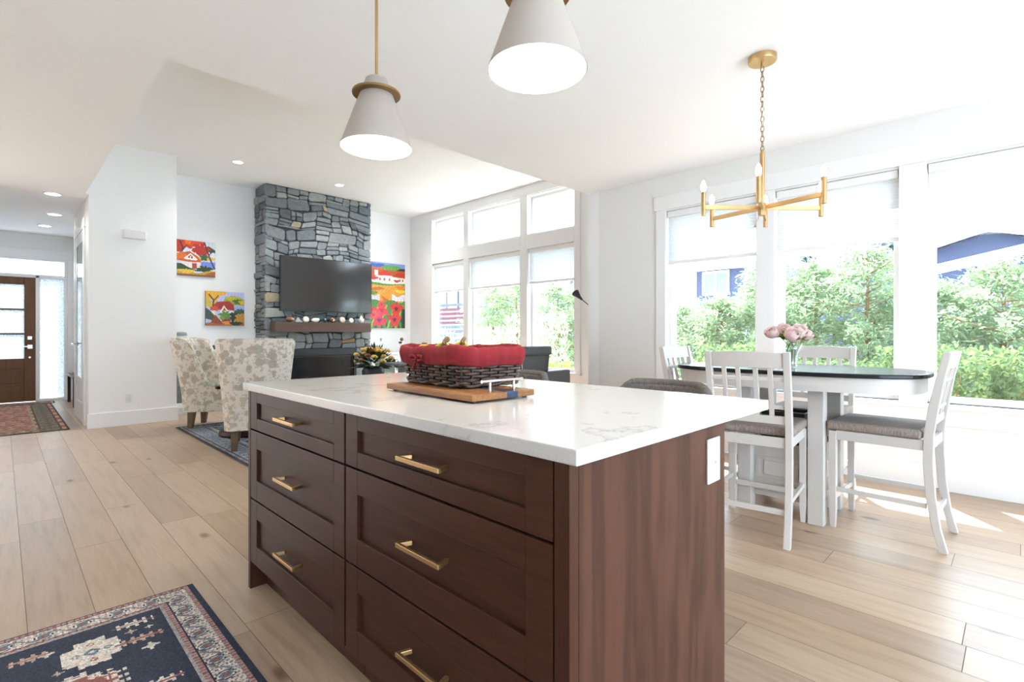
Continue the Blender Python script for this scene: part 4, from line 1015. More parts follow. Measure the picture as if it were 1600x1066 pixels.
o = mant('shell', 'wide low white shell fourth from the left on the mantel', 'shell', 3.575); b = bm_(); ball(b, (0, 0, .036), .062, (1.05, .6, .58)); obj('body', b, 'cream', o, smooth=True); b = bm_(); ball(b, (.04, -.012, .045), .025); obj('knob', b, 'cream', o, smooth=True)
o = mant('figurine', 'tiny black figure with a white ball on top in the middle of the mantel', 'ornament', 3.735); b = bm_(); lathe(b, [(.022, 0), (.024, .02), (.012, .04), (0, .044)], seg=16); obj('base', b, 'black', o, smooth=True); b = bm_(); ball(b, (.008, 0, .055), .014); obj('ball', b, 'cream', o, smooth=True)
o = mant('shell', 'brown cone shell right of the middle of the mantel', 'shell', 3.875); b = bm_(); tube(b, [(-.055, 0, .045), (-.03, 0, .045), (.02, 0, .036), (.06, 0, .014)], [.016, .044, .036, .008], 14); obj('body', b, 'shellb', o, smooth=True); b = bm_(); ball(b, (-.012, -.03, .04), .024, (1, .5, 1)); obj('lip', b, 'pinkshell', o, smooth=True)
disc_shell(4.04, 'round pinkish shell disc third from the right on the mantel', .052, 'pinkshell')
disc_shell(4.20, 'small white shell disc second from the right on the mantel', .044, 'cream', 'grey')
o = mant('shell', 'tall spiky white shell at the right end of the mantel', 'shell', 4.385); b = bm_(); lathe(b, [(.02, 0), (.045, .03), (.035, .07), (.018, .11), (0, .135)], seg=14); obj('body', b, 'cream', o, smooth=True)
for a in range(5):
    b = bm_(); t_ = a*1.256; tube(b, [(.02*math.cos(t_), .02*math.sin(t_), .045), (.062*math.cos(t_), .05*math.sin(t_), .075)], [.014, .002], 8); obj('spike', b, 'cream', o, smooth=True)

# ------------------------------------------------------------------ paintings
N = 110
def canvas(name, label, x0, x1, z0, z1, draw, aspect):
    nx, ny = N, int(N*aspect); u, v = np.meshgrid((np.arange(nx)+.5)/nx, (np.arange(ny)+.5)/ny); img = draw(u, v)
    rn = np.random.RandomState(len(label)); img = np.clip(img*(1+.05*np.sin(u*70+9*np.sin(v*13)+4*np.sin(v*37))[..., None])+rn.uniform(-.05, .05, img.shape), 0, 1)
    wd, ht = x1-x0, z1-z0; xs = np.linspace(-wd/2, wd/2, nx+1); zs = np.linspace(0, ht, ny+1); X, Z = np.meshgrid(xs, zs)
    vt = np.stack([X.ravel(), np.full(X.size, -.036), Z.ravel()], 1); i = np.arange(ny)[:, None]*(nx+1)+np.arange(nx)[None, :]; f = np.stack([i, i+1, i+nx+2, i+nx+1], -1).reshape(-1, 4)
    me = bpy.data.meshes.new('painted_face'); me.from_pydata(vt.tolist(), [], f.tolist()); a = me.attributes.new('col', 'FLOAT_COLOR', 'CORNER')
    lin = (np.where(img <= .04045, img/12.92, ((img+.055)/1.055)**2.4)).reshape(-1, 3); rgba = np.ones((lin.shape[0], 4, 4), np.float32); rgba[:, :, :3] = lin[:, None]; a.data.foreach_set('color', rgba.ravel()); me.materials.append(M['paint'])
    o = thing(name, label, 'painting', ((x0+x1)/2, YK, z0)); p = bpy.data.objects.new('painted_face', me); C.objects.link(p); p.parent = o
    obj('canvas_edge', bx(-wd/2, wd/2, -.0355, -.001, 0, ht), 'trim' if name == '' else 'darkw', o)
def poly(u, v, P):
    m = np.zeros(u.shape, bool); n = len(P); j = n-1
    for i in range(n):
        (xi, yi), (xj, yj) = P[i], P[j]
        c = ((yi > v) != (yj > v)) & (u < (xj-xi)*(v-yi)/(yj-yi+1e-9)+xi); m ^= c; j = i
    return m
def blob(u, v, x, y, rx, ry, k=5, s=.2, ph=0):
    a = np.arctan2(v-y, u-x); r = np.hypot((u-x)/rx, (v-y)/ry); return r < 1+s*np.sin(a*k+ph)+.1*np.sin(a*(k*2+1))
def line(u, v, P, wd):
    m = np.zeros(u.shape, bool)
    for (x0, y0), (x1, y1) in zip(P, P[1:]):
        dx, dy = x1-x0, y1-y0; t_ = np.clip(((u-x0)*dx+(v-y0)*dy)/(dx*dx+dy*dy+1e-9), 0, 1); m |= np.hypot(u-x0-t_*dx, v-y0-t_*dy) < wd
    return m
def art1(u, v):
    im = np.zeros(u.shape+(3,)); im[:] = H('d8dce8')
    def F(m, c): im[m] = H(c)
    F(v < .55, 'c8d0e8'); F(poly(u, v, [(.55, .42), (1, .50), (1, .56), (.55, .56)]), 'd8b840'); F(poly(u, v, [(.6, .3), (1, .26), (1, .43), (.55, .42)]), '7088d8')
    F(blob(u, v, .95, .8, .22, .10), '2f4a38'); F(poly(u, v, [(.8, .9), (1, .78), (1, 1), (.75, 1)]), 'd0d8e0')
    F(blob(u, v, .18, .92, .30, .14, 7), 'c0301c'); F(blob(u, v, .42, .93, .24, .12, 6), 'd84818'); F(blob(u, v, .05, .75, .13, .12), 'b83018'); F(blob(u, v, .62, .76, .22, .17, 6), 'b82a20'); F(blob(u, v, .30, .95, .08, .06), 'e86820')
    F(line(u, v, [(.12, .55), (.17, .78), (.10, .95)], .018), '4a2a28'); F(line(u, v, [(.17, .72), (.27, .86)], .014), '4a2a28')
    F(poly(u, v, [(.0, .42), (.0, .60), (.22, .66), (.42, .72), (.62, .46), (.62, .36)]), 'c85818'); F(blob(u, v, .12, .55, .13, .1), 'e07020')
    F(poly(u, v, [(.2, .50), (.36, .64), (.54, .48), (.5, .44), (.22, .46)]), 'f0e8e4'); F(poly(u, v, [(.26, .50), (.36, .60), (.47, .49)]), '8a4038')
    for x in (.29, .36, .43): F((np.abs(u-x) < .012) & (np.abs(v-.51) < .05), 'f4f0ee')
    F(line(u, v, [(.36, .70), (.60, .55)], .014), 'f2ecea'); F(poly(u, v, [(.1, .24), (.1, .38), (.62, .40), (.62, .24)]), 'e8dcd8'); F(poly(u, v, [(.40, .2), (.40, .36), (.52, .36), (.52, .2)]), 'a84830')
    F(poly(u, v, [(0, .14), (0, .34), (.12, .34), (.35, .22), (.6, .14)]), '2c4a2a'); F(blob(u, v, .72, .21, .2, .09, 6), '274228'); F(blob(u, v, .70, .55, .1, .09), '3a5a38')
    F(v < .13+.04*np.sin(u*9), 'b89a30'); F(blob(u, v, .25, .12, .2, .06), 'e0b840'); F(poly(u, v, [(.65, .0), (.8, .1), (1, .17), (1, 0)]), 'a85828'); F(v < .045, '8a4a28')
    F(line(u, v, [(.71, .98), (.85, .55), (.98, .24)], .022), '5c3030'); F(line(u, v, [(.83, .6), (.92, .8)], .012), '5c3030')
    return im
def art2(u, v):
    im = np.zeros(u.shape+(3,)); im[:] = H('b8c0e8')
    def F(m, c): im[m] = H(c)
    F(blob(u, v, .1, .9, .36, .16, 6), 'e0a828'); F(poly(u, v, [(.4, .62), (.5, .82), (.68, .90), (.9, .82), (1, .78), (1, .6)]), '9aa030'); F(blob(u, v, .7, .8, .2, .07), 'b8b040'); F(blob(u, v, .82, .72, .12, .07), '4a6a30'); F(blob(u, v, .95, .70, .1, .06), 'd0b030')
    F(poly(u, v, [(.6, .5), (1, .46), (1, .58), (.6, .6)]), '98a8e0'); F(poly(u, v, [(0, .55), (0, .75), (.3, .7), (.3, .5)]), 'c8b048')
    F(line(u, v, [(.18, .55), (.2, .74), (.08, .9)], .02), '5a3a30'); F(line(u, v, [(.2, .72), (.32, .88)], .015), '5a3a30')
    F(poly(u, v, [(.1, .44), (.14, .54), (.3, .70), (.6, .72), (.72, .62), (.74, .44), (.5, .48)]), 'a83028'); F(blob(u, v, .24, .5, .12, .07), 'd05030'); F(poly(u, v, [(.3, .52), (.42, .66), (.36, .5)]), '70303c')
    F(poly(u, v, [(.36, .40), (.46, .60), (.58, .42), (.7, .46), (.7, .36), (.36, .34)]), 'f0e6d8'); F(poly(u, v, [(.43, .44), (.47, .54), (.52, .44)]), 'a85040'); F(poly(u, v, [(.12, .34), (.12, .42), (.24, .44), (.24, .3)]), 'e8dcc8')
    F(poly(u, v, [(0, .2), (0, .52), (.12, .42), (.26, .24), (.3, .1)]), '3a5040'); F(blob(u, v, .5, .3, .16, .12, 7), '5a8a38'); F(blob(u, v, .75, .24, .13, .2, 6), '1f3428'); F(blob(u, v, .9, .42, .16, .08, 6), '3a5a38')
    F(blob(u, v, .92, .18, .18, .17, 6), 'c08a28'); F(poly(u, v, [(.1, .05), (.24, .32), (.42, .18), (.66, .22), (.6, .05)]), '8a4030'); F(poly(u, v, [(.28, .22), (.44, .16), (.5, .30)]), '6a9a48'); F(v < .07+.02*np.sin(u*14), 'a86030'); F(blob(u, v, .55, .08, .13, .05), 'e09030'); F(blob(u, v, .78, .06, .16, .06), '26382c'); F(line(u, v, [(.24, .34), (.40, .14)], .012), 'e8c8c0')
    return im
def art3(u, v):
    im = np.zeros(u.shape+(3,)); im[:] = H('6a9a50')
    def F(m, c): im[m] = H(c)
    F(v > .93, '8098d8'); F(blob(u, v, .2, .95, .25, .03), '4a60a8'); F(poly(u, v, [(0, .9), (0, .93), (.2, .91), (.4, .93), (.4, .87)]), 'c86040'); F((v > .88) & (v < .93) & (u > .75), '283428'); F(blob(u, v, .62, .92, .22, .055, 7), '5f9a48')
    F((v > .78) & (v < .89), 'b8582c'); F(poly(u, v, [(.2, .84), (.45, .89), (.62, .82), (.6, .80), (.25, .81)]), 'd03828'); F(poly(u, v, [(.66, .80), (.8, .87), (1, .86), (1, .80)]), 'b83820')
    F((u > .15) & (u < .25) & (v > .80) & (v < .88), 'f4efe8')
    F(poly(u, v, [(.05, .69), (.05, .74), (.22, .80), (.6, .81), (.66, .79), (1, .78), (1, .70), (.6, .68)]), 'f0e8e0')
    for x in (.3, .42, .56, .85, .93): F((np.abs(u-x) < .025) & (np.abs(v-.745) < .02), 'b06858')
    F(blob(u, v, .13, .755, .12, .025), 'c03c38'); F(blob(u, v, .76, .73, .08, .02), 'b83830'); F(poly(u, v, [(0, .62), (0, .70), (.3, .69), (.45, .66), (.3, .62)]), '5a9040')
    F(poly(u, v, [(0, .55), (0, .66), (.5, .65), (.9, .68), (1, .55), (1, .40), (.3, .40)]), 'd8a048'); F(poly(u, v, [(.3, .52), (.7, .65), (.55, .52), (.65, .42), (.4, .46)]), 'e89838'); F(poly(u, v, [(0, .6), (.3, .63), (.45, .6), (.1, .56)]), 'c07038'); F(blob(u, v, .88, .63, .14, .03), 'e87820'); F(blob(u, v, .86, .57, .14, .025), 'e8c830'); F(blob(u, v, .1, .53, .13, .03), '5a9038')
    F(poly(u, v, [(.32, .50), (.42, .38), (.66, .36), (.5, .45)]), 'c86828')
    for a, c in ((0, .28), (.63, 1)):
        F((u > a) & (u < c) & (v > .42) & (v < .505+.02*np.cos((u-a)*20)), 'e8e4f0')
        for x in np.arange(a+.02, c, .045): F((np.abs(u-x) < .006) & (v > .42) & (v < .5), 'b0a8c8')
    F((v < .42+.03*np.sin(u*13)) & (v < .43), '4f8a48'); F((v < .2) & (np.sin(u*40+v*30) > .3), '2c5a48'); F((v < .36) & (np.sin(u*28-v*16) > .72), '90b848'); F((u > .9) & (v < .3), '2a3c30')
    for x, y, r, c, ce in ((.05, .27, .12, 'd84048', '803058'), (.33, .36, .09, 'e05058', '983050'), (.35, .27, .15, 'e04850', 'c03048'), (.75, .30, .15, 'd83830', '702848'), (.28, .12, .16, 'e04058', '703070'), (.70, .13, .15, 'e03c40', '602858'), (.12, .2, .1, 'e85860', 'b03850')):
        F(blob(u, v, x, y, r*1.05, r*.62, 5, .25, x*9), c); F(blob(u, v, x, y, r*.34, r*.2, 5, .3), ce)
    return im
canvas('painting', 'square autumn painting of a white house under red trees, upper left of the fireplace', 1.794-.012, 2.292, 1.985, 2.503, art1, 1.0)
canvas('painting', 'square painting of a red-roofed hillside house, lower one left of the fireplace', 2.163, 2.698, 1.255, 1.775, art2, 1.0)
canvas('painting', 'tall bright painting of red poppies and a village, right of the fireplace', 4.86, 5.655, 1.237, 2.492, art3, 1.6)

# ------------------------------------------------------------------ built-in side cabinets
def side_cabinet(x0, x1, label):
    o = thing('side_cabinet', label, 'cabinet', ((x0+x1)/2, YK-.018, 0)); h = (x1-x0)/2; y0 = 8.26-YK+.018
    b = bm_(); box(b, -h, h, -.02, -.0, 0.09, .74); box(b, -h, -h+.02, y0+.022, -.02, .09, .74); box(b, h-.02, h, y0+.022, -.02, .09, .74); box(b, -h+.02, h-.02, y0+.022, -.02, .09, .11); box(b, -h+.02, h-.02, y0+.05, -.02, .40, .415); box(b, -h, h, y0+.05, -.02, 0, .09)
    obj('carcass', b, 'trim', o, bev=.002)
    b = bm_(); rbox(b, -h-.0, h+.0, y0-.02, 0, .741, .772, .004); obj('cabinet_top', b, 'trim', o)
    n = 2
    for k in range(n):
        a = -h+.004+k*(2*h-.008)/n; c = -h-.0+.004+(k+1)*(2*h-.008)/n-.004; b = bm_()
        for q in ((a, a+.06, .095, .735), (c-.06, c, .095, .735), (a+.06, c-.06, .095, .165), (a+.06, c-.06, .665, .735)): box(b, q[0], q[1], y0, y0+.02, q[2], q[3])
        d = obj('door', b, 'trim', o, bev=.002); obj('pane', bx(a+.06, c-.06, y0+.008, y0+.012, .165, .665), 'cabglass', d)
        b = bm_(); hxp = c-.03 if k == 0 else a+.03; bar(b, (hxp, y0-.022, .45), (hxp, y0-.022, .57), .008, .008)
        for z in (.46, .56): bar(b, (hxp, y0-.022, z), (hxp, y0+.002, z), .007, .007)
        obj('handle', b, 'black', d)
side_cabinet(1.642, 2.80, 'white glass-doored cabinet left of the fireplace, behind the wing chairs')
side_cabinet(4.70, 5.78, 'white glass-doored cabinet right of the fireplace under the tall painting')
o = thing('lantern', 'small black lantern on the cabinet left of the fireplace', 'lantern', (2.215, 8.45, .7722))
b = bm_(); box(b, -.05, .05, -.05, .05, 0, .012)
for sx in (-1, 1):
    for sy in (-1, 1): box(b, sx*.042-.005, sx*.042+.005, sy*.042-.005, sy*.042+.005, .012, .125)
obj('frame', b, 'black', o); b = bm_(); lathe(b, [(.07, .125), (.03, .165), (.012, .18), (.012, .19), (0, .192)], seg=4); obj('roof', b, 'black', o); b = bm_(); lathe(b, [(.022, .012), (.022, .08), (0, .085)], seg=16); obj('candle', b, 'cream', o, smooth='auto')
o = thing('jar', 'tall pale jar with a grey lid half hidden behind the left wing chair', 'jar', (1.80, 8.46, .7722)); b = bm_(); lathe(b, [(.05, 0), (.075, .06), (.08, .2), (.06, .31), (.055, .33)], seg=28); obj('body', b, 'cream', o, smooth='auto'); b = bm_(); lathe(b, [(.075, .33), (.08, .345), (.07, .375), (.03, .385)], seg=28); obj('lid', b, 'grey', o, smooth='auto')
o = thing('decanter', 'slim clear glass decanter on the cabinet right of the fireplace', 'decanter', (4.98, 8.42, .7722)); b = bm_(); lathe(b, [(.05, 0), (.055, .05), (.03, .13), (.012, .18), (.012, .22), (.018, .225)], seg=24); obj('glass_body', b, 'vaseglass', o, smooth='auto'); b = bm_(); lathe(b, [(.011, .222), (.012, .24), (.022, .262), (0, .285)], seg=16); obj('stopper', b, 'grey', o, smooth='auto')
o = thing('figurine', 'small brown and green figure on the right cabinet, above the basket corner', 'ornament', (5.42, 8.42, .7722)); b = bm_(); lathe(b, [(.045, 0), (.04, .02), (.022, .08), (.035, .16), (.02, .21), (0, .22)], seg=14); obj('body', b, 'cream', o, smooth='auto'); b = bm_(); ball(b, (.01, 0, .25), .035); obj('head', b, 'tip', o, smooth=True); b = bm_(); ball(b, (-.035, -.02, .19), .03, (1.3, 1, .7)); obj('leaf_tuft', b, 'dleaf', o, smooth=True)

# ------------------------------------------------------------------ coffee table and flower arrangement
o = thing('coffee_table', 'low dark coffee table hidden behind the island, carrying the yellow flowers', 'table', (3.65, 6.35, RZ))
b = bm_(); rbox(b, -.38, .38, -.45, .45, .43, .47, .006); obj('top', b, 'darkw', o)
for sx in (-1, 1):
    for sy in (-1, 1): b = bm_(); box(b, sx*.33-.03, sx*.33+.03, sy*.40-.03, sy*.40+.03, 0, .43); obj('leg', b, 'darkw', o, bev=.004)
fa = thing('flower_arrangement', 'yellow and rust flower arrangement in a dark pot in front of the fireplace', 'flowers', (3.62, 6.31, RZ+.4702)); fa.scale = (1.18, 1.18, 1.18)
b = bm_(); lathe(b, [(.09, 0), (.13, .06), (.135, .12), (.11, .17), (.10, .172), (.10, .12), (0, .12)], seg=32); obj('pot', b, 'black', fa, smooth='auto')
rn = random.Random(5); b = bm_(); bl = []; 
for i in range(150):
    a = rn.uniform(0, 2*PI); e = rn.uniform(-.25, 1.45); R = rn.uniform(.16, .27); d = Vector((math.cos(a)*math.cos(e), math.sin(a)*math.cos(e), math.sin(e)*.95)); q = Vector((0, 0, .20))+d*R*.45; L = R*.62; s_ = d.cross(Vector((rn.uniform(-1, 1), rn.uniform(-1, 1), 1))).normalized()*.022
    A = [b.verts.new(p) for p in (q, q+d*L*.5+s_, q+d*L, q+d*L*.5-s_)]; b.faces.new(A)
obj('foliage', b, 'dleaf', fa)
for i in range(26):
    a = i*2.4; e = .05+1.3*(i/26); R = .19+.03*math.sin(i*3); p = Vector((math.cos(a)*math.cos(e)*R, math.sin(a)*math.cos(e)*R, .21+math.sin(e)*R*.95)); b = bm_()
    for k in range(7):
        t_ = k*.9; ball(b, p+Vector((math.cos(t_)*.02, math.sin(t_)*.02, .006*(k % 3))), .020, (1, 1, .7), 8)
    obj('bloom', b, 'yellowf' if i % 4 else 'rustf', fa, smooth=True, label='rust bloom' if i % 4 == 0 else None)
b = bm_(); tube(b, [(.12, -.05, .20), (.24, -.12, .25), (.30, -.14, .16)], .004, 6)
for k in range(12): f = k/11; ball(b, Vector((.16+.14*f, -.08-.06*f, .24-.10*f+.03*math.sin(k*2))), .022, (1, .6, 1), 8)
obj('trailing_ivy', b, 'dleaf', fa, smooth=True)

# ------------------------------------------------------------------ sofa, side table, reading lamp
sf = thing('sofa', 'charcoal leather sofa with raised headrest seen from behind, below the tall windows', 'sofa', (3.65, 3.86, 0))
b = bm_(); rbox(b, -1.0, 1.215, 0, .20, .06, .70, .03, 4)
obj('back', b, 'leather', sf, smooth='auto')
b = bm_(); rbox(b, -.80, 1.0, .20, .92, .10, .42, .03, 3); obj('seat', b, 'leather', sf, smooth='auto')
for x0, x1 in ((-1.0, -.80), (1.0, 1.215)): b = bm_(); rbox(b, x0, x1, .19, .92, .06, .60, .03, 3); obj('arm', b, 'leather', sf, smooth='auto')
for cx_ in (.60, -.35):
    b = bm_(); rbox(b, cx_-.262, cx_+.262, -.01, .17, .885, .99, .03, 4); hr = obj('headrest', b, 'leather', sf, smooth='auto')
    b = bm_(); prism(b, [(cx_-.25, .70), (cx_+.235, .70), (cx_+.262, .89), (cx_-.262, .89)], -.03, -.13, Matrix(((1, 0, 0, 0), (0, 0, -1, 0), (0, 1, 0, 0), (0, 0, 0, 1)))); obj('headrest_shell', b, 'leather', hr, bev=.01)
    for s in (-1, 1): b = bm_(); bar(b, (cx_+s*.21, .02, .69), (cx_+s*.225, .018, .80), .012, .012); obj('hinge_bracket', b, 'steel', hr)
o = thing('side_table', 'small dark grey side table peeking out left of the basket', 'table', (2.82, 4.15, 0))
b = bm_(); rbox(b, -.25, .25, -.12, .12, .835, .86, .008); obj('top', b, 'leather', o); b = bm_(); rbox(b, -.13, .20, -.10, .10, .40, .834, .02, 3); obj('body', b, 'leather', o, smooth='auto'); b = bm_(); lathe(b, [(.22, 0), (.22, .02), (.04, .04), (.04, .40)], seg=28); obj('pedestal', b, 'dark', o, smooth='auto')
o = thing('floor_lamp', 'black reading lamp head on a thin arm by the living room window corner', 'floor lamp', (5.30, 3.82, 0))
b = bm_(); lathe(b, [(.13, 0), (.13, .018), (.012, .025)], seg=32); obj('base', b, 'black', o, smooth='auto')
b = bm_(); tube(b, [(0, 0, .02), (0, 0, 1.40)], .009, 10); obj('pole', b, 'black', o)
b = bm_(); tube(b, [(0, 0, 1.39), (0, .115, 1.51), (0, .22, 1.585)], .006, 8); obj('arm', b, 'black', o)
b = bm_(); tube(b, [(0, .20, 1.57), (0, .245, 1.607), (0, .31, 1.665)], [.012, .022, .052], 20); obj('lamp_head', b, 'black', o, smooth='auto')

# bench in the foyer
o = thing('bench', 'dark-legged bench by the front door with folded cloth on it', 'bench', (.84, 10.75, 0))
b = bm_(); rbox(b, -.075, .09, -.55, .45, .44, .48, .005); obj('seat', b, 'legw', o)
for x in (-.05, .065):
    for y in (-.5, .4): obj('leg', bx(x-.02, x+.02, y-.02, y+.02, 0, .44), 'darkw', o)
o = thing('vase', 'small dark bottle vase standing on the foyer bench', 'vase', (.86, 10.45, .4802)); b = bm_(); lathe(b, [(.04, 0), (.06, .08), (.05, .16), (.02, .24), (.022, .30)], seg=20); obj('body', b, 'dark', o, smooth='auto'); b = bm_(); lathe(b, [(.022, .30), (.026, .31), (.018, .315)], seg=16); obj('lip', b, 'dark', o)

# ------------------------------------------------------------------ outdoors
GZ = -.35
struct('ground', bx(5.98, 60, -25, 45, GZ-.2, GZ), 'bounce_ground'); struct('ground.001', bx(-20, 5.9, 11.9, 60, GZ-.2, GZ+.2), 'siding2')
def leaves(n, fn, L, wd, seed, bend=.3):
    rn = np.random.RandomState(seed); V = []; F_ = []
    P, Dm = fn(rn, n)
    Dm = Dm+rn.normal(0, .35, Dm.shape); Dm /= np.linalg.norm(Dm, axis=1)[:, None]
    S = np.cross(Dm, rn.normal(0, 1, Dm.shape)); S /= np.linalg.norm(S, axis=1)[:, None]
    l = L*rn.uniform(.6, 1.3, (len(P), 1)); w_ = wd*rn.uniform(.7, 1.2, (len(P), 1))
    q = np.stack([P, P+Dm*l*.5+S*w_, P+Dm*l, P+Dm*l*.5-S*w_], 1).reshape(-1, 3)
    return q.tolist(), np.arange(len(q)).reshape(-1, 4).tolist()
def cedar(label, x, y, h, r, seed, dens=1.0, mat='leaf'):
    o = thing('cedar_tree', label, 'tree', (x, y, GZ)); b = bm_(); tube(b, [(0, 0, 0), (.02, .01, h*.5), (0, 0, h*.97)], [.05, .035, .006], 8)
    rn = random.Random(seed); br = []
    for i in range(int(64*dens)):
        z = h*(.14+.84*i/(64*dens)); a = i*2.4+rn.uniform(-.3, .3); L = r*min(1, 2.6*(1-z/h)+.16)*rn.uniform(.7, 1.15); e = Vector((math.cos(a)*L, math.sin(a)*L, L*rn.uniform(.05, .45))); p = Vector((0, 0, z)); br.append((p, e)); tube(b, [p, p+e*.5+Vector((0, 0, -.02)), p+e*.95], [.010, .007, .003], 5)
    obj('trunk', b, 'bark', o)
    def fn(g, n):
        k = g.randint(0, len(br), n); t_ = g.uniform(.12, 1.05, n)**.8; P0 = np.array([tuple(q[0]) for q in br])[k]; E = np.array([tuple(q[1]) for q in br])[k]
        P = P0+E*t_[:, None]+g.normal(0, .055, (n, 3)); Dn = E/np.linalg.norm(E, axis=1)[:, None]+np.array([0, 0, -.35])+g.normal(0, .5, (n, 3)); return P, Dn
    v, f = leaves(int(9000*dens), fn, .085, .012, seed); pyobj('foliage', v, f, mat, o)
for i, (x, y, h, r, lb) in enumerate(((8.7, 4.35, 2.0, .75, 'light green cedar at the left edge of the left dining window'), (8.5, 3.55, 2.1, .7, 'light green cedar in the middle of the left dining window, below the blue house window'), (8.6, 2.85, 2.6, .75, 'tall light green cedar at the right side of the left dining window'), (8.5, 2.15, 2.55, .8, 'light green cedar behind the pink peonies'), (8.4, 1.50, 2.7, .8, 'light green cedar with visible trunk in the middle of the centre dining window'), (8.5, .80, 2.2, .75, 'light green cedar at the right edge of the centre dining window'), (8.3, .15, 2.35, .8, 'light green cedar with bare lower trunk in the right dining window'), (8.5, -.7, 2.2, .9, 'light green cedar at the far right edge of the photo'), (8.9, 9.6, 2.75, .85, 'bushy green cedar seen in the left part of the middle living room window'), (8.9, 8.75, 2.85, .9, 'bushy green cedar seen in the middle living room window'), (8.8, 7.35, 2.65, .85, 'bushy green cedar seen in the nearest living room window'), (8.7, 6.6, 2.5, .8, 'bushy green cedar seen just left of the black lamp head'))):
    cedar(lb, x, y, h, r, 20+i, 1.15)
def shrub(name, label, cat, x, y, rx, ry, h, n, L, wd, mat, seed, spiky=False):
    o = thing(name, label, cat, (x, y, GZ)); b = bm_(); rn = random.Random(seed)
    for k in range(9): a = k*.7; tube(b, [(0, 0, 0), (rx*.4*math.cos(a), ry*.4*math.sin(a), h*.5), (rx*.8*math.cos(a), ry*.8*math.sin(a), h*.85)], [.014, .01, .005], 5)
    obj('stems', b, 'bark', o)
    def fn(g, n):
        P = g.uniform(-1, 1, (n, 3)); P = P/np.maximum(1, np.linalg.norm(P[:, :2], axis=1))[:, None]; P[:, 2] = (P[:, 2]*.5+.52)*h; P[:, 0] *= rx; P[:, 1] *= ry; Dn = g.normal(0, 1, (n, 3)); 
        if spiky: Dn[:, 2] = np.abs(Dn[:, 2])+.8
        return P, Dn
    v, f = leaves(n, fn, L, wd, seed); pyobj('foliage', v, f, mat, o)
for i, (x, y, lb) in enumerate(((6.5, 1.45, 'dense laurel hedge plant under the centre dining window, behind the far chair'), (6.5, .55, 'dense laurel hedge plant at the left of the right dining window'), (6.45, -.30, 'dense laurel hedge plant at the right edge of the photo'), (6.6, 2.5, 'dense laurel hedge plant low in the left dining window'))):
    shrub('laurel_hedge', lb, 'hedge', x, y, .42, .55, 1.32 if i else 1.15, 6000, .058, .018, 'leaf2', 60+i)
for i, (x, y, h, lb) in enumerate(((7.0, 6.35, 1.75, 'pale feathery shrub in the nearest living room window, beside the sofa'), (7.1, 7.75, 1.55, 'pale feathery shrub low in the middle living room window'), (7.2, 9.9, 1.5, 'pale feathery shrub in front of the slatted screen'))):
    shrub('feathery_shrub', lb, 'shrub', x, y, .45, .6, h, 1900, .13, .010, 'leaf3', 80+i, True)
shrub('garden_shrub', 'yellow-green shrub low in the nearest living room window', 'shrub', 6.7, 5.75, .35, .5, .95, 2200, .08, .02, 'leaf4', 91)
# houses
def gable_house(label, x, y0, y1, zw, za, ya, mat):
    o = thing('house', label, 'house', (x, (y0+y1)/2, GZ)); c = (y0+y1)/2; Zw, Za = zw-GZ, za-GZ
    b = bm_(); prism(b, [(y0-c, 0), (y1-c, 0), (y1-c, Zw), (ya-c, Za), (y0-c, Zw)], 0, 4, Matrix(((0, 0, 1, 0), (1, 0, 0, 0), (0, 1, 0, 0), (0, 0, 0, 1)))); obj('walls', b, mat, o)
    b = bm_()
    for (p, q) in (((y0-c-.35, Zw-.35*(Za-Zw)/(ya-y0)), (ya-c, Za)), ((y1-c+.35, Zw-.35*(Za-Zw)/(y1-ya)), (ya-c, Za))):
        bar(b, (-.3, p[0], p[1]+.1), (-.3, q[0], q[1]+.1), .06, .2)
        pts = [(p[0], p[1]+.16), (q[0], q[1]+.16), (q[0], q[1]+.24), (p[0], p[1]+.24)]
        prism(b, pts, -.35, 4.2, Matrix(((0, 0, 1, 0), (1, 0, 0, 0), (0, 1, 0, 0), (0, 0, 0, 1))))
    obj('roof', b, 'trim', o); return o
h2 = gable_house('blue-grey gabled house beyond the trees in the right dining window', 16, -3.2, 4.1, 2.35, 3.45, .55, 'siding')
b = bm_(); bar(b, (-.5, 2.0-.6, 2.9), (-.5, -1.6-.6, 3.65), .08, .22); obj('porch_rake', b, 'trim', h2)
b = bm_()
for k in range(12): box(b, -.02, .0, -3.6+k*.62-.02, -3.6+k*.62+.02, 0, 2.6)
obj('battens', b, 'siding', h2)
o = thing('house', 'dark blue house with a white double window behind the left dining window', 'house', (16, 6.2, GZ))
obj('walls', bx(0, 4, -1.3, 1.40, 0, 3.50), 'siding', o); b = bm_(); box(b, -.4, 4.3, -1.45, 1.7, 3.50, 3.68); obj('eave', b, 'trim', o); obj('corner_board', bx(-.03, .02, 1.30, 1.44, 0, 3.5), 'trim', o)
b = bm_(); 
for q in ((.24, .31, 2.70, 3.46), (1.02, 1.09, 2.70, 3.46), (.31, 1.02, 2.70, 2.77), (.31, 1.02, 3.39, 3.46), (.64, .69, 2.77, 3.39)): box(b, -.05, .0, q[0], q[1], q[2], q[3])
wn = obj('window_frame', b, 'trim', o); obj('window_pane', bx(-.02, -.005, .31, 1.02, 2.77, 3.39), 'roofc', wn)
o = thing('house', 'pale grey house with dark trim high in the nearest living room window', 'house', (16, 13.8, GZ)); obj('walls', bx(0, 4, -2.0, 1.1, 0, 4.4), 'siding2', o)
b = bm_()
for y in (-1.15, -.25, .85): box(b, -.04, 0, y-.05, y+.05, 2.4, 4.4)
obj('dark_trim', b, 'dark', o)
o = thing('house', 'pale building with a dark-framed window beyond the farthest living room window', 'house', (14, 18.2, GZ)); obj('walls', bx(0, 4, -1.6, 2.5, 0, 4.6), 'siding2', o)
b = bm_()
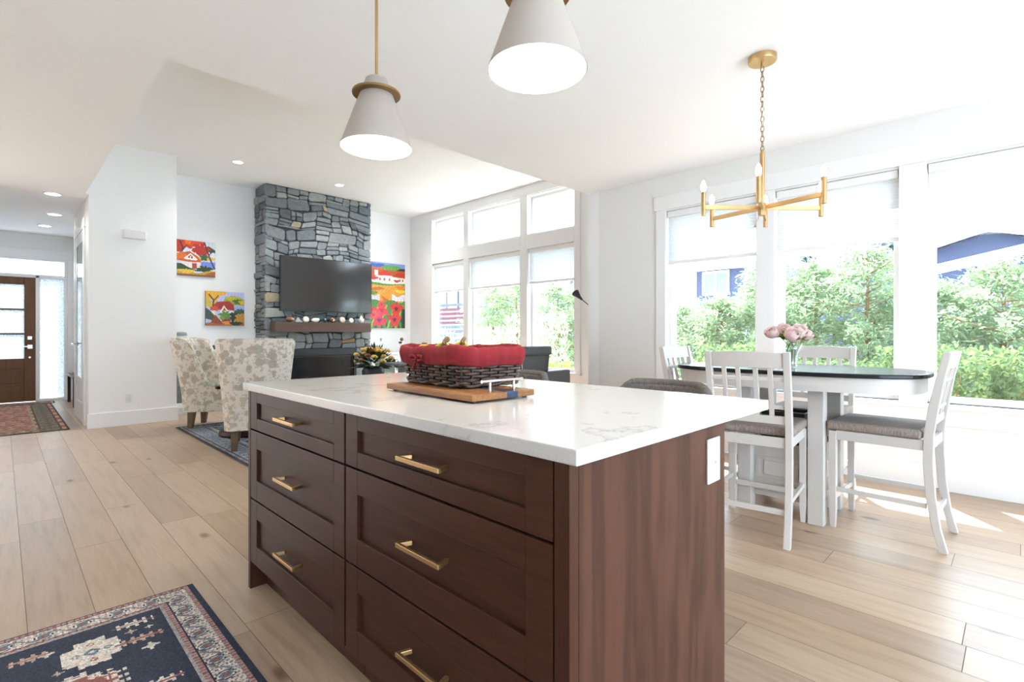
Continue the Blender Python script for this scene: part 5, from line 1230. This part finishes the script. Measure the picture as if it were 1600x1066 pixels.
for q in ((-.95, -.85, 2.5, 3.5), (-.2, -.1, 2.5, 3.5), (-.85, -.2, 2.5, 2.6), (-.85, -.2, 3.4, 3.5)): box(b, -.05, 0, q[0], q[1], q[2], q[3])
wn = obj('window_frame', b, 'dark', o); obj('window_pane', bx(-.02, -.003, -.85, -.2, 2.6, 3.4), 'trim', wn)
o = thing('slat_screen', 'dark burgundy and grey horizontal slat screen in the farthest living room window', 'screen', (9.0, 11.4, GZ))
for k in range(13):
    b = bm_(); box(b, 0, .02, -.55, .75, .75+k*.125, .83+k*.125); obj('slat', b, 'burg' if k in (8, 9, 10, 11) else 'gslat', o)
for y in (-.55, .7): obj('post', bx(.021, .07, y, y+.05, 0, 2.4), 'gslat', o)
# distant firs
for i, (x, y, h, r, lb) in enumerate(((22, 3.4, 5.3, 1.0, 'dark bluish conifer beyond the centre dining window, right side'), (26, 6.9, 5.0, .9, 'distant bluish conifer top left in the centre dining window'), (25.5, 5.2, 5.1, .7, 'distant thin bluish conifer in the middle of the centre dining window'), (24, 14.2, 8.2, 1.4, 'distant conifer showing in the upper middle living room window'))):
    o = thing('conifer', lb, 'tree', (x, y, GZ)); b = bm_(); cyl(b, (0, 0, 0), (0, 0, h*.9), .1, 8); obj('trunk', b, 'bark', o)
    def fn(g, n):
        z = g.uniform(0, 1, n)**.8; a = g.uniform(0, 2*PI, n); rr = r*(1-z*.85)*g.uniform(.3, 1, n)*(.75+.25*np.sin(z*40)); P = np.stack([rr*np.cos(a), rr*np.sin(a), h*(.15+.85*z)], 1); return P, np.stack([np.cos(a), np.sin(a), -.4*np.ones(n)], 1)
    v, f = leaves(2600, fn, .32, .07, 100+i); pyobj('foliage', v, f, 'fir', o)
# hip roof across the street, seen through the door transom
o = thing('house', 'house with a blue-grey hip roof seen through the transom over the front door', 'house', (.5, 27, GZ))
obj('walls', bx(-3.6, 2.6, 0, 3, 0, 3.0), 'siding2', o); b = bm_()
A = [b.verts.new(p) for p in ((-4.2, -.3, 3.0), (3.2, -.3, 3.0), (3.2, 3.3, 3.0), (-4.2, 3.3, 3.0))]; T = [b.verts.new(p) for p in ((-.45, 1.4, 4.2), (.35, 1.4, 4.2))]
b.faces.new((A[0], A[1], T[1], T[0])); b.faces.new((A[1], A[2], T[1])); b.faces.new((A[2], A[3], T[0], T[1])); b.faces.new((A[3], A[0], T[0])); b.faces.new(A[::-1]); obj('roof', b, 'roofc', o)
